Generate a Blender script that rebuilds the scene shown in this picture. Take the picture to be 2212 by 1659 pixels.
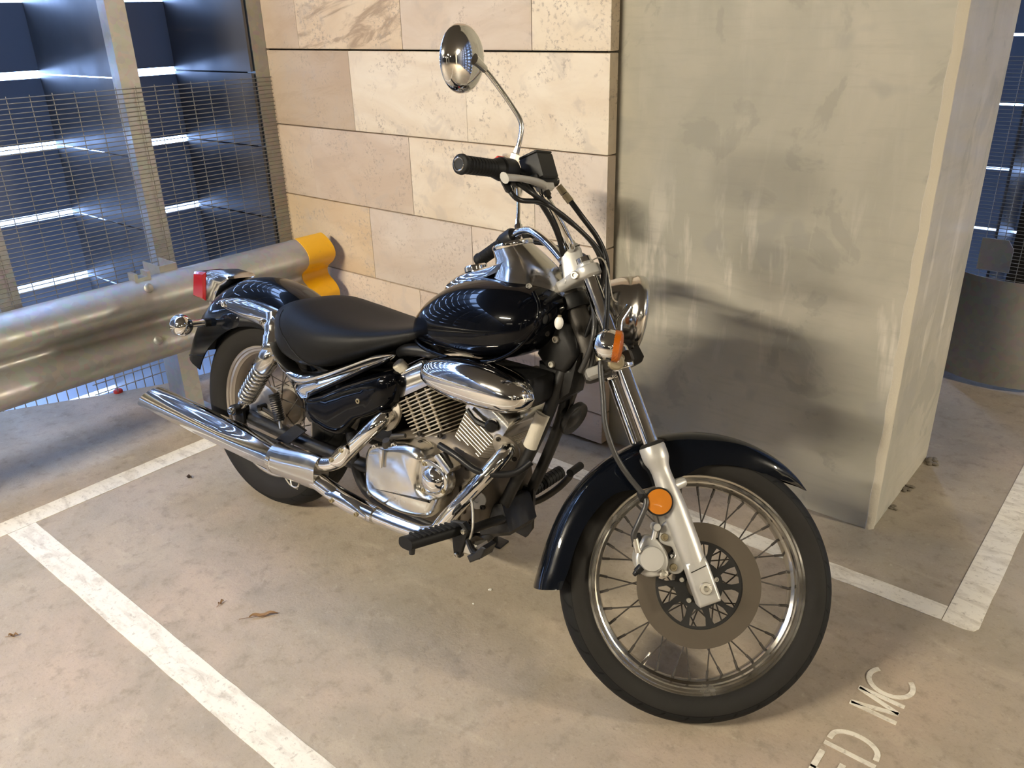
import bpy, bmesh, math, random
from mathutils import Vector, Matrix
sc = bpy.context.scene
for o in list(bpy.data.objects): bpy.data.objects.remove(o)
C = sc.collection
random.seed(7)
V = Vector
PI = math.pi

# ------------------------------------------------------------------ camera
cam_d = bpy.data.cameras.new('camera'); cam = bpy.data.objects.new('camera', cam_d); C.objects.link(cam)
cam_d.sensor_width = 36.0; cam_d.lens = 1778.35 / 2212 * 36; cam_d.clip_start = 0.05; cam_d.clip_end = 200
RIGHT = V((0.76687345, 0.64132638, -0.02460840)); DOWN = V((0.24582110, -0.32893015, -0.91179874)); FWD = V((-0.59285503, 0.69318499, -0.40989936))
m3 = Matrix((RIGHT, -DOWN, -FWD)).transposed()
cam.matrix_world = Matrix.Translation((2.12751, -1.29549, 1.45585)) @ m3.to_4x4()
sc.camera = cam

# ------------------------------------------------------------------ sky, exposure
world = bpy.data.worlds.new('sky'); sc.world = world; world.use_nodes = True
wb = world.node_tree.nodes['Background']; wb.inputs[0].default_value = (0.36, 0.55, 1.0, 1); wb.inputs[1].default_value = 15.0
sc.view_settings.view_transform = 'Standard'; sc.view_settings.look = 'None'; sc.view_settings.gamma = 1.0
sc.view_settings.use_curve_mapping = False; sc.view_settings.exposure = 0.38
TUBE_STRENGTH = 500.0
TUBE_COLOR = (1.0, 0.89, 0.70)

# ------------------------------------------------------------------ mesh helpers
class MB:
    def __init__(s): s.v = []; s.f = []
    def add(s, vs, fs):
        o = len(s.v); s.v += [tuple(v) for v in vs]; s.f += [tuple(i + o for i in f) for f in fs]; return s
    def loft(s, secs, caps=True, ring=True):
        n = len(secs[0]); vs = [p for sec in secs for p in sec]; fs = []
        for i in range(len(secs) - 1):
            for j in range(n if ring else n - 1):
                k = (j + 1) % n; fs.append((i*n + j, i*n + k, (i+1)*n + k, (i+1)*n + j))
        if caps:
            fs.append(tuple(range(n))[::-1]); fs.append(tuple((len(secs)-1)*n + j for j in range(n)))
        return s.add(vs, fs)
    def tube(s, pts, r, n=12, caps=True, closed=False):
        pts = [V(p) for p in pts]; m = len(pts)
        rs = r if isinstance(r, (list, tuple)) else [r] * m
        if closed: T = [(pts[(i+1) % m] - pts[i-1]).normalized() for i in range(m)]
        else: T = [((pts[min(i+1, m-1)] - pts[max(i-1, 0)])).normalized() for i in range(m)]
        a = V((0, 0, 1)) if abs(T[0].z) < .9 else V((1, 0, 0))
        u = (a - T[0] * a.dot(T[0])).normalized(); secs = []
        for i in range(m):
            u = (u - T[i] * u.dot(T[i])).normalized(); w = T[i].cross(u)
            secs.append([pts[i] + (u * math.cos(2*PI*j/n) + w * math.sin(2*PI*j/n)) * rs[i] for j in range(n)])
        if closed: secs.append(secs[0])
        return s.loft(secs, caps and not closed)
    def lathe(s, o, ax, prof, n=32, caps=True, closed=False):
        o = V(o); ax = V(ax).normalized(); a = V((0, 0, 1)) if abs(ax.z) < .9 else V((1, 0, 0))
        u = (a - ax * a.dot(ax)).normalized(); w = ax.cross(u)
        secs = [[o + ax*h + (u*math.cos(2*PI*j/n) + w*math.sin(2*PI*j/n)) * max(r, 1e-5) for j in range(n)] for h, r in prof]
        if closed: secs.append(secs[0])
        return s.loft(secs, caps and not closed)
    def prism(s, out, o, u, v, w, depth, ch=0.0, ch0=0.0):
        o, u, v, w = V(o), V(u), V(v), V(w)
        A = sum(out[i-1][0]*out[i][1] - out[i][0]*out[i-1][1] for i in range(len(out)))
        if A < 0: out = out[::-1]
        def P(pl, h): return [o + u*x + v*y + w*h for x, y in pl]
        secs = []
        if ch0 > 0: secs += [P(inset(out, ch0), 0), P(out, ch0)]
        else: secs += [P(out, 0)]
        if ch > 0: secs += [P(out, depth - ch), P(inset(out, ch*.35), depth - ch*.3), P(inset(out, ch), depth)]
        else: secs += [P(out, depth)]
        return s.loft(secs)
    def box(s, c, size, ax=None, ch=0.0):
        c = V(c); x, y, z = ax if ax else (V((1,0,0)), V((0,1,0)), V((0,0,1)))
        hx, hy, hz = size[0]/2, size[1]/2, size[2]/2
        return s.prism([(-hx,-hy),(hx,-hy),(hx,hy),(-hx,hy)], c - V(z)*hz, x, y, z, size[2], ch, ch)
    def ball(s, c, r, n=20, m=12, ax=None):
        c = V(c); r = r if isinstance(r, (list, tuple)) else (r, r, r); x, y, z = ax if ax else (V((1,0,0)), V((0,1,0)), V((0,0,1)))
        secs = []
        for i in range(m + 1):
            t = PI * i / m; q = max(math.sin(t), 1e-4)
            secs.append([c + V(x)*r[0]*q*math.cos(2*PI*j/n) + V(y)*r[1]*q*math.sin(2*PI*j/n) - V(z)*r[2]*math.cos(t) for j in range(n)])
        return s.loft(secs)

def inset(out, d):
    n = len(out); r = []
    for i in range(n):
        a, b, c = V(out[i-1]), V(out[i]), V(out[(i+1) % n])
        e1 = (b - a).normalized(); e2 = (c - b).normalized()
        n1 = V((-e1.y, e1.x)); n2 = V((-e2.y, e2.x)); k = n1 + n2
        if k.length < 1e-6: k = n1
        k = k.normalized(); q = max(k.dot(n1), .45); p = b + k * (d / q); r.append((p.x, p.y))
    return r

def spl(pts, k=6, closed=False):
    pts = [V(p) for p in pts]; n = len(pts); out = []
    for i in range(n if closed else n - 1):
        if closed: p0, p1, p2, p3 = pts[i-1], pts[i], pts[(i+1) % n], pts[(i+2) % n]
        else: p0, p1, p2, p3 = pts[max(i-1,0)], pts[i], pts[i+1], pts[min(i+2,n-1)]
        for j in range(k):
            t = j / k
            out.append(.5*((2*p1) + (p2-p0)*t + (2*p0-5*p1+4*p2-p3)*t*t + (3*p1-p0-3*p2+p3)*t**3))
    if not closed: out.append(pts[-1])
    return out
def lerp_tab(tab, x):
    # smooth table lookup: rows (x, a, b, ...)
    if x <= tab[0][0]: return tab[0][1:]
    for i in range(len(tab) - 1):
        if x <= tab[i+1][0]:
            t = (x - tab[i][0]) / (tab[i+1][0] - tab[i][0])
            r = []
            for k in range(1, len(tab[0])):
                p0, p1, p2, p3 = tab[max(i-1,0)][k], tab[i][k], tab[i+1][k], tab[min(i+2,len(tab)-1)][k]
                r.append(.5*(2*p1 + (p2-p0)*t + (2*p0-5*p1+4*p2-p3)*t*t + (3*p1-p0-3*p2+p3)*t**3))
            return r
    return tab[-1][1:]

def mesh_of(name, mb, mat, smooth=38):
    me = bpy.data.meshes.new(name); me.from_pydata(mb.v, [], mb.f)
    bm = bmesh.new(); bm.from_mesh(me); bmesh.ops.recalc_face_normals(bm, faces=bm.faces); bm.to_mesh(me); bm.free()
    if smooth:
        me.polygons.foreach_set('use_smooth', [True] * len(me.polygons)); me.set_sharp_from_angle(angle=math.radians(smooth))
    me.materials.append(mat); return me
def obj(name, mb, mat, parent=None, M=None, smooth=38, label=None):
    me = mb if isinstance(mb, bpy.types.Mesh) else mesh_of(name, mb, mat, smooth)
    o = bpy.data.objects.new(name, me); C.objects.link(o)
    if parent: o.parent = parent
    if M is not None: o.matrix_local = M
    if label: o['label'] = label
    return o
def tag(o, label, cat, group=None, kind=None):
    o['label'] = label; o['category'] = cat
    if group: o['group'] = group
    if kind: o['kind'] = kind
    return o
def struct(o, label=None):
    o['kind'] = 'structure'
    if label: o['label'] = label
    return o
def empty(name, M=None):
    o = bpy.data.objects.new(name, None); C.objects.link(o); o.empty_display_size = .1
    if M is not None: o.matrix_world = M
    return o

# ------------------------------------------------------------------ materials
def newmat(name, base=(.5,.5,.5), rough=.5, metal=0.0, coat=0.0, spec=.5, **kw):
    m = bpy.data.materials.new(name); m.use_nodes = True; b = m.node_tree.nodes['Principled BSDF']
    b.inputs['Base Color'].default_value = (*base, 1); b.inputs['Roughness'].default_value = rough
    b.inputs['Metallic'].default_value = metal; b.inputs['Coat Weight'].default_value = coat
    b.inputs['Coat Roughness'].default_value = .03; b.inputs['Specular IOR Level'].default_value = spec
    for k, v in kw.items(): b.inputs[k.replace('_', ' ')].default_value = v
    return m
class NT:
    def __init__(s, m): s.t = m.node_tree; s.b = s.t.nodes['Principled BSDF']
    def n(s, typ, ins=None, **props):
        d = s.t.nodes.new(typ)
        for k, v in props.items(): setattr(d, k, v)
        for k, v in (ins or {}).items(): s.set(d.inputs[k], v)
        return d
    def set(s, sock, v):
        if isinstance(v, bpy.types.NodeSocket): s.t.links.new(v, sock)
        else: sock.default_value = v
    def noise(s, vec, scale, detail=4, rough=.55, dist=0.0):
        return s.n('ShaderNodeTexNoise', {'Vector': vec, 'Scale': scale, 'Detail': detail, 'Roughness': rough, 'Distortion': dist}).outputs['Fac']
    def ramp(s, fac, *stops):
        r = s.n('ShaderNodeValToRGB', {'Fac': fac}); e = r.color_ramp.elements
        while len(e) < len(stops): e.new(.5)
        for k, (p, c) in enumerate(stops):
            e[k].position = p; e[k].color = (*c, 1) if isinstance(c, (tuple, list)) else (c, c, c, 1)
        return r.outputs['Color']
    def mix(s, fac, a, b, mode='MIX'):
        d = s.n('ShaderNodeMix', data_type='RGBA', blend_type=mode); s.set(d.inputs[0], fac)
        for sk, v in ((d.inputs[6], a), (d.inputs[7], b)): s.set(sk, (*v, 1) if isinstance(v, tuple) and len(v) == 3 else v)
        return d.outputs[2]
    def math(s, op, a, b=0.0):
        d = s.n('ShaderNodeMath', operation=op); s.set(d.inputs[0], a); s.set(d.inputs[1], b); return d.outputs[0]
    def obj(s): return s.n('ShaderNodeTexCoord').outputs['Object']
    def scale(s, vec, xyz): return s.n('ShaderNodeMapping', {'Vector': vec, 'Scale': xyz}).outputs['Vector']
    def sep(s, vec): return s.n('ShaderNodeSeparateXYZ', {'Vector': vec}).outputs
    def bump(s, h, strength=.2, dist=.002):
        d = s.n('ShaderNodeBump', {'Height': h, 'Strength': strength, 'Distance': dist}); s.t.links.new(d.outputs[0], s.b.inputs['Normal'])
    def base(s, c): s.set(s.b.inputs['Base Color'], c)
    def rough(s, r): s.set(s.b.inputs['Roughness'], r)

def smudged(name, base, rough, metal, lo, hi, scale=30, bump=0.0, **kw):
    m = newmat(name, base, rough, metal, **kw); t = NT(m); f = t.noise(t.obj(), scale, 5, .6)
    t.rough(t.ramp(f, (.35, lo), (.7, hi)))
    if bump: t.bump(t.noise(t.obj(), scale*8, 3), bump, .001)
    return m
CHROME = smudged('chrome', (.80,.79,.77), .07, 1, .03, .12, 14)
CHROME_OLD = smudged('old_chrome', (.60,.58,.54), .16, 1, .10, .28, 22)
POLISHED = smudged('polished_aluminium', (.70,.68,.63), .2, 1, .13, .3, 18)
CASTALU = smudged('cast_aluminium', (.46,.42,.36), .45, .85, .38, .6, 25, .25)
SILVER = smudged('silver_paint', (.50,.49,.46), .4, .5, .34, .46, 12)
FIN = smudged('machined_fin', (.72,.66,.56), .4, .75, .32, .5, 30)
STEEL = smudged('zinc_steel', (.60,.57,.50), .35, .9, .25, .5, 40)
DISC = smudged('brushed_disc', (.115,.095,.072), .42, .6, .38, .5, 60)
RIM = smudged('rim_chrome', (.62,.60,.55), .2, 1, .12, .3, 16)
SPOKE = newmat('spoke_wire', (.10,.09,.08), .45, .7)
BLACK = newmat('black_gloss_paint', (.0015,.0018,.003), .2, 0, coat=.42, spec=.03)
NAVY = newmat('midnight_gloss_paint', (.002,.003,.0055), .25, 0, coat=.6, spec=.06)
SATIN = newmat('satin_black', (.0065,.0065,.0065), .45, spec=.35)
FRAME = smudged('frame_black', (.008,.0075,.007), .4, 0, .3, .6, 30)
GRIME = smudged('grimy_dark_metal', (.04,.035,.029), .55, .5, .45, .7, 30, .3)
PLASTIC = newmat('grey_black_plastic', (.020,.0195,.019), .5, spec=.35)
VINYL = newmat('seat_vinyl', (.007,.007,.007), .5, spec=.14)
_t = NT(VINYL); _t.bump(_t.n('ShaderNodeTexVoronoi', {'Vector': _t.obj(), 'Scale': 420}).outputs['Distance'], .25, .0006)
RUBBER = newmat('rubber', (.012,.011,.010), .75, spec=.2)
GRIPRUB = newmat('grip_rubber', (.006,.006,.006), .6, spec=.25)
HOSE = newmat('hose_rubber', (.007,.007,.0075), .4, spec=.35)
HOSEGREY = newmat('grey_hose', (.03,.029,.027), .42)
CASE = smudged('grimy_crankcase', (.16,.135,.105), .55, .6, .45, .65, 26, .35)
WHITE = newmat('white_plastic', (.8,.79,.76), .35)
REDP = newmat('red_switch', (.55,.03,.02), .35)
AMBER = newmat('amber_lens', (.36,.085,.002), .25, 0, coat=.5)
_t = NT(AMBER); _t.bump(_t.n('ShaderNodeTexVoronoi', {'Vector': _t.obj(), 'Scale': 260}).outputs['Distance'], .5, .002)
REFLO = newmat('amber_reflector', (.44,.14,.0005), .45, 0, coat=.1)
REDL = newmat('red_lens', (.27,.008,.012), .16, 0, coat=.8)
GLASS = newmat('clear_lens', (.9,.92,.92), .05, 0, Transmission_Weight=.85)
MIRROR = newmat('mirror_glass', (.85,.86,.86), .02, 1)
BRASS = newmat('yellow_zinc', (.40,.34,.22), .45, .85)
GALV = newmat('galvanised_steel', (.42,.415,.40), .45, .75)
_t = NT(GALV); _o = _t.obj(); _s = _t.n('ShaderNodeTexVoronoi', {'Vector': _o, 'Scale': 46}).outputs['Color']
_t.base(_t.mix(_t.noise(_o, 5, 5), _t.mix(.12, (.34,.335,.32), _s), (.47,.46,.44)))
_t.rough(_t.ramp(_t.noise(_o, 24, 4), (.3, .36), (.7, .56)))
YELLOW = newmat('yellow_paint', (.86,.44,.006), .38, 0, coat=.2)
_t = NT(YELLOW); _t.base(_t.mix(_t.ramp(_t.noise(_t.obj(), 30, 6), (.60, 0), (.75, .35)), (.86,.45,.006), (.5,.3,.02)))
WIRE = newmat('mesh_wire', (.21,.205,.195), .6, .3)
PANEL = newmat('facade_metal', (.125,.125,.132), .42, .5)
_t = NT(PANEL); _t.rough(_t.ramp(_t.noise(_t.obj(), 6, 4), (.3, .34), (.7, .5)))
PANEL_OUT = newmat('skyglow_facade_metal', (.11,.115,.13), .45, .4)
_t = NT(PANEL_OUT); _tr = _t.n('ShaderNodeBsdfTranslucent', {'Color': (.8,.85,.95,1)}); _mx = _t.n('ShaderNodeMixShader', {0: .06})  # translucent share added so the inner faces take on a blue sky glow
_out = [n for n in _t.t.nodes if n.type == 'OUTPUT_MATERIAL'][0]
_t.t.links.new(_t.b.outputs[0], _mx.inputs[1]); _t.t.links.new(_tr.outputs[0], _mx.inputs[2]); _t.t.links.new(_mx.outputs[0], _out.inputs['Surface'])
DARKWALL = newmat('dark_far_wall', (.05,.047,.043), .85)
CEIL = newmat('ceiling_concrete', (.12,.113,.10), .9)
GROUNDOUT = newmat('outside_paving', (.3,.3,.3), .9)

FLOOR = newmat('floor_concrete', (.3,.26,.2), .6)
def concrete_floor():
    t = NT(FLOOR); o = t.obj()
    n1 = t.noise(o, .9, 5, .6, .4); n2 = t.noise(o, 3.6, 6, .62, .6); n3 = t.noise(o, 22, 6, .65); n4 = t.noise(o, 150, 3, .6)
    c = t.mix(t.ramp(n1, (.38, 0), (.62, 1)), (.355,.310,.235), (.425,.335,.255))
    c = t.mix(t.ramp(n2, (.40, 0), (.66, .6)), c, (.275,.238,.180))
    c = t.mix(t.ramp(t.noise(t.scale(o, (2.2, 7, 1)), 1.6, 6, .6, .8), (.58, 0), (.74, .45)), c, (.50,.43,.33))
    c = t.mix(t.ramp(n3, (.54, 0), (.72, .6)), c, (.20,.17,.13))
    c = t.mix(t.ramp(t.noise(o, 11, 7, .7, .5), (.56, 0), (.70, .5)), c, (.235,.20,.155))
    c = t.mix(t.ramp(t.noise(t.scale(o, (1, 1, 1)), 38, 5, .7), (.60, 0), (.72, .55)), c, (.50,.435,.34))
    c = t.mix(t.ramp(t.noise(o, 95, 4, .7), (.58, 0), (.70, .5)), c, (.19,.16,.12))
    c = t.mix(t.ramp(n4, (.30, .25), (.45, 0)), c, (.2,.17,.135))
    # faint tread prints left on the slab: patches where a small checker shows
    ch = t.n('ShaderNodeTexBrick', {'Vector': t.scale(o, (90, 90, 90)), 'Scale': 1.0, 'Mortar Size': .12, 'Color1': (1,1,1,1), 'Color2': (1,1,1,1), 'Mortar': (0,0,0,1)}).outputs['Color']
    patch = t.ramp(t.noise(t.scale(o, (1, 1, 1)), 5.2, 2, .4), (.57, 0), (.63, .5))
    c = t.mix(t.math('MULTIPLY', patch, ch), c, (.20,.17,.13))
    t.base(c); t.rough(t.ramp(n3, (.3, .42), (.7, .66))); t.bump(t.math('ADD', n3, t.math('MULTIPLY', n4, .35)), .35, .005)
concrete_floor()
PAINT = newmat('white_floor_paint', (.7,.67,.6), .55)
def floor_paint():
    t = NT(PAINT); o = t.obj()
    a = t.noise(t.scale(o, (9, 26, 1)), 1.0, 7, .68, .5); b = t.noise(o, 70, 5, .7); d = t.noise(o, 4, 3)
    c = t.mix(d, (.70,.66,.565), (.80,.755,.655))
    c = t.mix(t.ramp(a, (.48, 0), (.70, .8)), c, (.42,.365,.285))
    c = t.mix(t.ramp(b, (.56, 0), (.70, .75)), c, (.33,.285,.22))
    t.base(c); t.bump(b, .15, .002)
floor_paint()
PILLAR = newmat('pillar_concrete', (.5,.46,.37), .6)
def pillar_mat():
    t = NT(PILLAR); o = t.obj(); x, y, z = t.sep(o)
    n1 = t.noise(o, 1.7, 5, .55, .7); n2 = t.noise(o, 5.0, 5, .6, .5)
    c = t.mix(t.ramp(n1, (.35, 0), (.65, 1)), (.365,.348,.285), (.495,.458,.37))
    c = t.mix(t.ramp(n2, (.57, 0), (.61, .6)), c, (.305,.292,.245))
    c = t.mix(t.ramp(t.noise(o, 3.1, 3, .5), (.60, 0), (.63, .55)), c, (.31,.30,.265))
    st = t.noise(t.scale(o, (13, 13, 2.2)), 1.0, 4, .6, .3)
    zm = t.ramp(t.math('MULTIPLY', z, .5), (.20, 0), (.27, 1), (.40, .8), (.50, .12))
    c = t.mix(t.math('MULTIPLY', t.ramp(st, (.53, 0), (.64, .9)), zm), c, (.62,.58,.49))
    fine = t.noise(t.scale(o, (6, 6, 46)), 1.0, 4, .6)
    c = t.mix(t.ramp(fine, (.50, 0), (.70, .35)), c, (.33,.31,.255))
    c = t.mix(t.ramp(t.noise(o, 26, 2, .4), (.80, 0), (.83, .8)), c, (.12,.11,.09))
    t.base(c); t.rough(t.ramp(n2, (.3, .38), (.7, .6))); t.bump(t.math('ADD', n2, t.math('MULTIPLY', fine, .4)), .12, .004)
pillar_mat()
EDGE = newmat('pale_mortar', (.52,.48,.395), .8)
_t = NT(EDGE); _t.bump(_t.noise(_t.obj(), 40, 5), .5, .006)
STONE = newmat('sandstone', (.6,.5,.4), .6)
def stone_mat():
    t = NT(STONE); oi = t.n('ShaderNodeObjectInfo'); o = t.obj()
    off = t.n('ShaderNodeCombineXYZ', {'X': t.math('MULTIPLY', oi.outputs['Random'], 37.0), 'Y': t.math('MULTIPLY', oi.outputs['Random'], 91.0), 'Z': t.math('MULTIPLY', oi.outputs['Random'], 17.0)}).outputs[0]
    va = t.n('ShaderNodeVectorMath', {0: o, 1: off}, operation='ADD').outputs[0]
    rot = t.n('ShaderNodeMapping', {'Vector': va, 'Rotation': (0, .6, 0), 'Scale': (1.0, 1, 2.6)}).outputs['Vector']
    swirl = t.noise(rot, 1.7, 6, .55, 1.6); vein = t.noise(t.scale(rot, (1, 1, 2.4)), 2.4, 7, .6, 1.3)
    base = oi.outputs['Color']
    c = t.mix(t.ramp(swirl, (.35, 0), (.62, .9)), base, t.mix(1.0, base, (.87,.82,.77), 'MULTIPLY'))
    c = t.mix(t.math('MULTIPLY', t.ramp(vein, (.54, 0), (.64, .8), (.72, .35)), oi.outputs['Alpha']), c, (.33,.235,.165))
    c = t.mix(t.math('MULTIPLY', t.ramp(t.noise(t.scale(rot, (1, 1, 1.8)), 3.6, 7, .65, 2.0), (.56, 0), (.70, .7)), oi.outputs['Alpha']), c, (.42,.31,.22))
    pit = t.math('MULTIPLY', t.ramp(t.noise(va, 75, 5, .7), (.53, 0), (.62, 1)), t.ramp(t.noise(va, 5.5, 3, .6, 1.0), (.48, 0), (.58, .75)))
    c = t.mix(pit, c, (.36,.295,.245))
    c = t.mix(t.ramp(t.noise(va, 9, 4, .6, .6), (.56, 0), (.66, .35)), c, (.47,.415,.37))
    t.base(c); t.rough(t.ramp(vein, (.3, .45), (.7, .65))); t.bump(t.noise(va, 60, 4), .1, .002)
stone_mat()
LEAFM = newmat('dry_leaf', (.23,.13,.06), .8)
LEAFD = newmat('dark_leaf', (.05,.03,.02), .8)
PAPER = newmat('paper_scrap', (.8,.79,.74), .8)
DUST = newmat('dirt', (.17,.145,.11), .95)
def emis(name, color, strength):
    m = newmat(name, (1,1,1), .5); b = m.node_tree.nodes['Principled BSDF']
    b.inputs['Emission Color'].default_value = (*color, 1); b.inputs['Emission Strength'].default_value = strength; return m
TUBE = emis('fluorescent_tube', TUBE_COLOR, TUBE_STRENGTH*1.32)
TUBE2 = emis('dimmed_fluorescent_tube', TUBE_COLOR, TUBE_STRENGTH*.06)  # same tubes with emission cut to hold back fill light
TUBE3 = emis('side_fluorescent_tube', TUBE_COLOR, TUBE_STRENGTH*2.7)
ENAMEL = newmat('white_enamel', (.75,.74,.7), .4)
# ================================================================== SETTING
X, Y, Z = V((1,0,0)), V((0,1,0)), V((0,0,1))
def slab(name, x0, x1, y0, y1, z0, z1, mat, parent=None, ch=0.0):
    m = MB(); m.box(((x0+x1)/2, (y0+y1)/2, (z0+z1)/2), (x1-x0, y1-y0, z1-z0), None, ch); return obj(name, m, mat, parent)
m = MB(); m.prism([(13,-13),(13,3.25),(-1.16,3.25),(-1.15,.5),(-1.214,.246),(-1.319,.028),(-1.422,-.165),(-1.74,-.78),(-1.9,-1.2),(-1.9,-13)], (0,0,-.25), X, Y, Z, .25); struct(obj('floor', m, FLOOR, smooth=0))
struct(slab('ceiling', -1.2, 13, -13, 3.25, 2.75, 3.0, CEIL))
struct(slab('wall_far', 13, 13.2, -13, 3.25, 0, 2.75, DARKWALL))
struct(slab('wall_front', -2.2, 13, -13.2, -13, -3, 2.75, DARKWALL))
struct(slab('outside_ground', -30, -1.0, -30, 30, -3.3, -3.2, GROUNDOUT))

# --- stone clad wall: backing plus one object per stone
wall = struct(slab('wall_back', -1.16, .60, .975, 1.2, 0, 2.75, DARKWALL))
struct(slab('wall_return', .30, .60, 1.2, 3.25, 0, 2.75, DARKWALL))
TH = .045
def stone_mesh(w, h):
    m = MB(); m.box((w/2, 0, h/2), (w, TH, h), None, .0025); return mesh_of('stone', m, STONE, 30)
courses = [(.012, .126, [.35-1.2, .35-.6, .35]), (.13, .431, [-.26-.6, -.26, .34]), (.435, .736, [-.53, .045]), (.74, 1.038, [-.87, -.26, .349]),
           (1.042, 1.341, [-.567, .048]), (1.347, 1.647, [-.87, -.256, .346]), (1.651, 1.95, [-.567, .048]), (1.954, 2.25, [-.87, -.26, .346]), (2.254, 2.55, [-.567, .048])]
tints = {(5,0): (.60,.49,.39,.2), (5,1): (.74,.62,.48,1.0), (5,2): (.70,.61,.53,.12), (5,3): (.82,.73,.60,.05),
         (4,0): (.53,.43,.335,.3), (4,1): (.80,.72,.61,.05), (4,2): (.82,.735,.61,.05),
         (3,0): (.60,.49,.39,.12), (3,1): (.62,.52,.43,.2), (3,2): (.79,.70,.575,.05), (3,3): (.72,.64,.555,.05),
         (2,0): (.63,.50,.345,.25), (2,1): (.63,.55,.475,.15), (2,2): (.68,.59,.50,.1),
         (1,0): (.66,.56,.45,.15), (1,1): (.68,.58,.47,.1), (1,2): (.64,.54,.45,.1), (1,3): (.60,.515,.44,.1)}
cache = {}
for ci, (z0, z1, js) in enumerate(courses):
    xs = [-1.10] + js + [.648]
    for k in range(len(xs) - 1):
        w = round(xs[k+1] - xs[k] - .0022, 3); h = round(z1 - z0, 3)
        if (w, h) not in cache: cache[(w, h)] = stone_mesh(w, h)
        o = obj('stone', cache[(w, h)], STONE, wall, Matrix.Translation((xs[k] + .0011, .93 + TH/2 + random.uniform(-.0008, .0008), z0)))
        o.color = tints.get((ci, k), (.60 + random.uniform(-.05,.05), .49, .39, .15))

# --- concrete pillar with a mortared corner
m = MB(); m.prism([(.60,.988),(1.574,.988),(1.592,1.004),(1.592,1.56),(.60,1.56)], (0,0,0), X, Y, Z, 2.75)
pil = struct(obj('concrete_pillar', m, PILLAR, smooth=20), 'square grey concrete pillar beside the stone wall')
m = MB(); secs = []
for i in range(70):
    z = 2.75 * i / 69; j = math.sin(i*1.7)*.0018 + random.uniform(-.0012, .0012)
    secs.append([V((1.571 + j, .9885, z)), V((1.574 + j, .9862, z)), V((1.585, .989 + j*.3, z)), V((1.5945, 1.000 + j, z)), V((1.5945, 1.006 + j, z)), V((1.588, 1.008, z))])
m.loft(secs); obj('corner_strip', m, EDGE, pil, label='pale rough mortar strip down the corner')

# --- painted bay lines
def strip(name, pts, label):
    m = MB(); m.prism(pts, (0,0,0), X, Y, Z, .0016); o = obj(name, m, PAINT, smooth=0); tag(o, label, 'floor line', 'painted bay lines'); return o
def wav(p, q, n=26, a=.0011):
    p, q = V(p), V(q); d = q - p; nn = V((-d.y, d.x)).normalized()
    return [tuple(p + d*i/n + nn*random.uniform(-a, a)) for i in range(n + 1)]
strip('bay_line', wav((-.510,-.672),(6.0,-.672),120) + wav((6.0,-.590),(-.510,-.590),120), 'long white painted bay line nearest the camera, running to the bottom edge')
strip('bay_line', wav((-.597,-2.4),(-.597,.76),60) + wav((-.512,.76),(-.512,-2.4),60), 'white painted bay line under the guardrail end, behind the rear wheel')
strip('bay_line', wav((-.51,.690),(1.866,.690),60) + wav((1.866,.757),(-.51,.757),60), 'white painted bay line along the foot of the pillar, behind the front wheel')
rc = [(1.868,2.6),(1.868,.692)] + wav((1.868,.690),(1.925,.688),6) + [(1.942,.694),(1.95,.71)] + wav((1.95,.72),(1.95,2.6),40)
strip('bay_line', rc, 'white painted bay line right of the pillar, ending in a rounded corner')

# --- stencilled letters  (text runs along +Y, tops toward -X)
let = empty('floor_lettering', Matrix.Translation((1.884, 0, 0)))
tag(let, 'white stencilled letters painted on the concrete by the front tyre', 'lettering')
def stroke(m, pts, w=.0115):
    pts = [V((a, b)) for a, b in pts]; L = []; Rr = []
    for i, p in enumerate(pts):
        t = (pts[min(i+1, len(pts)-1)] - pts[max(i-1, 0)]).normalized(); nn = V((-t.y, t.x))
        L.append(p + nn*w/2); Rr.append(p - nn*w/2)
    vs = []; 
    for p, q in zip(L, Rr): vs += [(-p.y, p.x, .0002), (-q.y, q.x, .0002), (-p.y, p.x, .0018), (-q.y, q.x, .0018)]
    fs = []
    for i in range(len(pts) - 1):
        a = 4*i; b = a + 4; fs += [(a+2, a+3, b+3, b+2), (a, b, b+1, a+1), (a, a+2, b+2, b), (a+1, b+1, b+3, a+3)]
    e = 4*(len(pts)-1); fs += [(0,1,3,2), (e, e+2, e+3, e+1)]
    m.add(vs, fs)
m = MB(); stroke(m, [(.385 + .043*math.cos(t)*1.02, .048 + .048*math.sin(t)) for t in [math.radians(48 + 264*i/30) for i in range(31)]]); obj('letter_C', m, PAINT, let, smooth=0)
m = MB(); stroke(m, [(.268, 0), (.268, .102)]); stroke(m, [(.327, 0), (.327, .102)]); stroke(m, [(.271, .100), (.297, .004)]); stroke(m, [(.324, .100), (.298, .004)]); obj('letter_M', m, PAINT, let, smooth=0)
m = MB(); stroke(m, [(.121, -.003), (.121, .105)]); stroke(m, [(.138, .100), (.150,.099)] + [(.150 + .031*math.sin(t), .051 + .048*math.cos(t)) for t in [PI*i/16 for i in range(1, 16)]] + [(.150,.003), (.138, .002)]); obj('letter_D', m, PAINT, let, smooth=0)
m = MB(); stroke(m, [(.040, -.002), (.040, .105)], .0125); stroke(m, [(.040, .099), (.096, .099)], .0125); stroke(m, [(.052, .052), (.086, .052)], .0125); stroke(m, [(.040, .004), (.096, .004)], .0125); obj('letter_E', m, PAINT, let, smooth=0)

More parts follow.
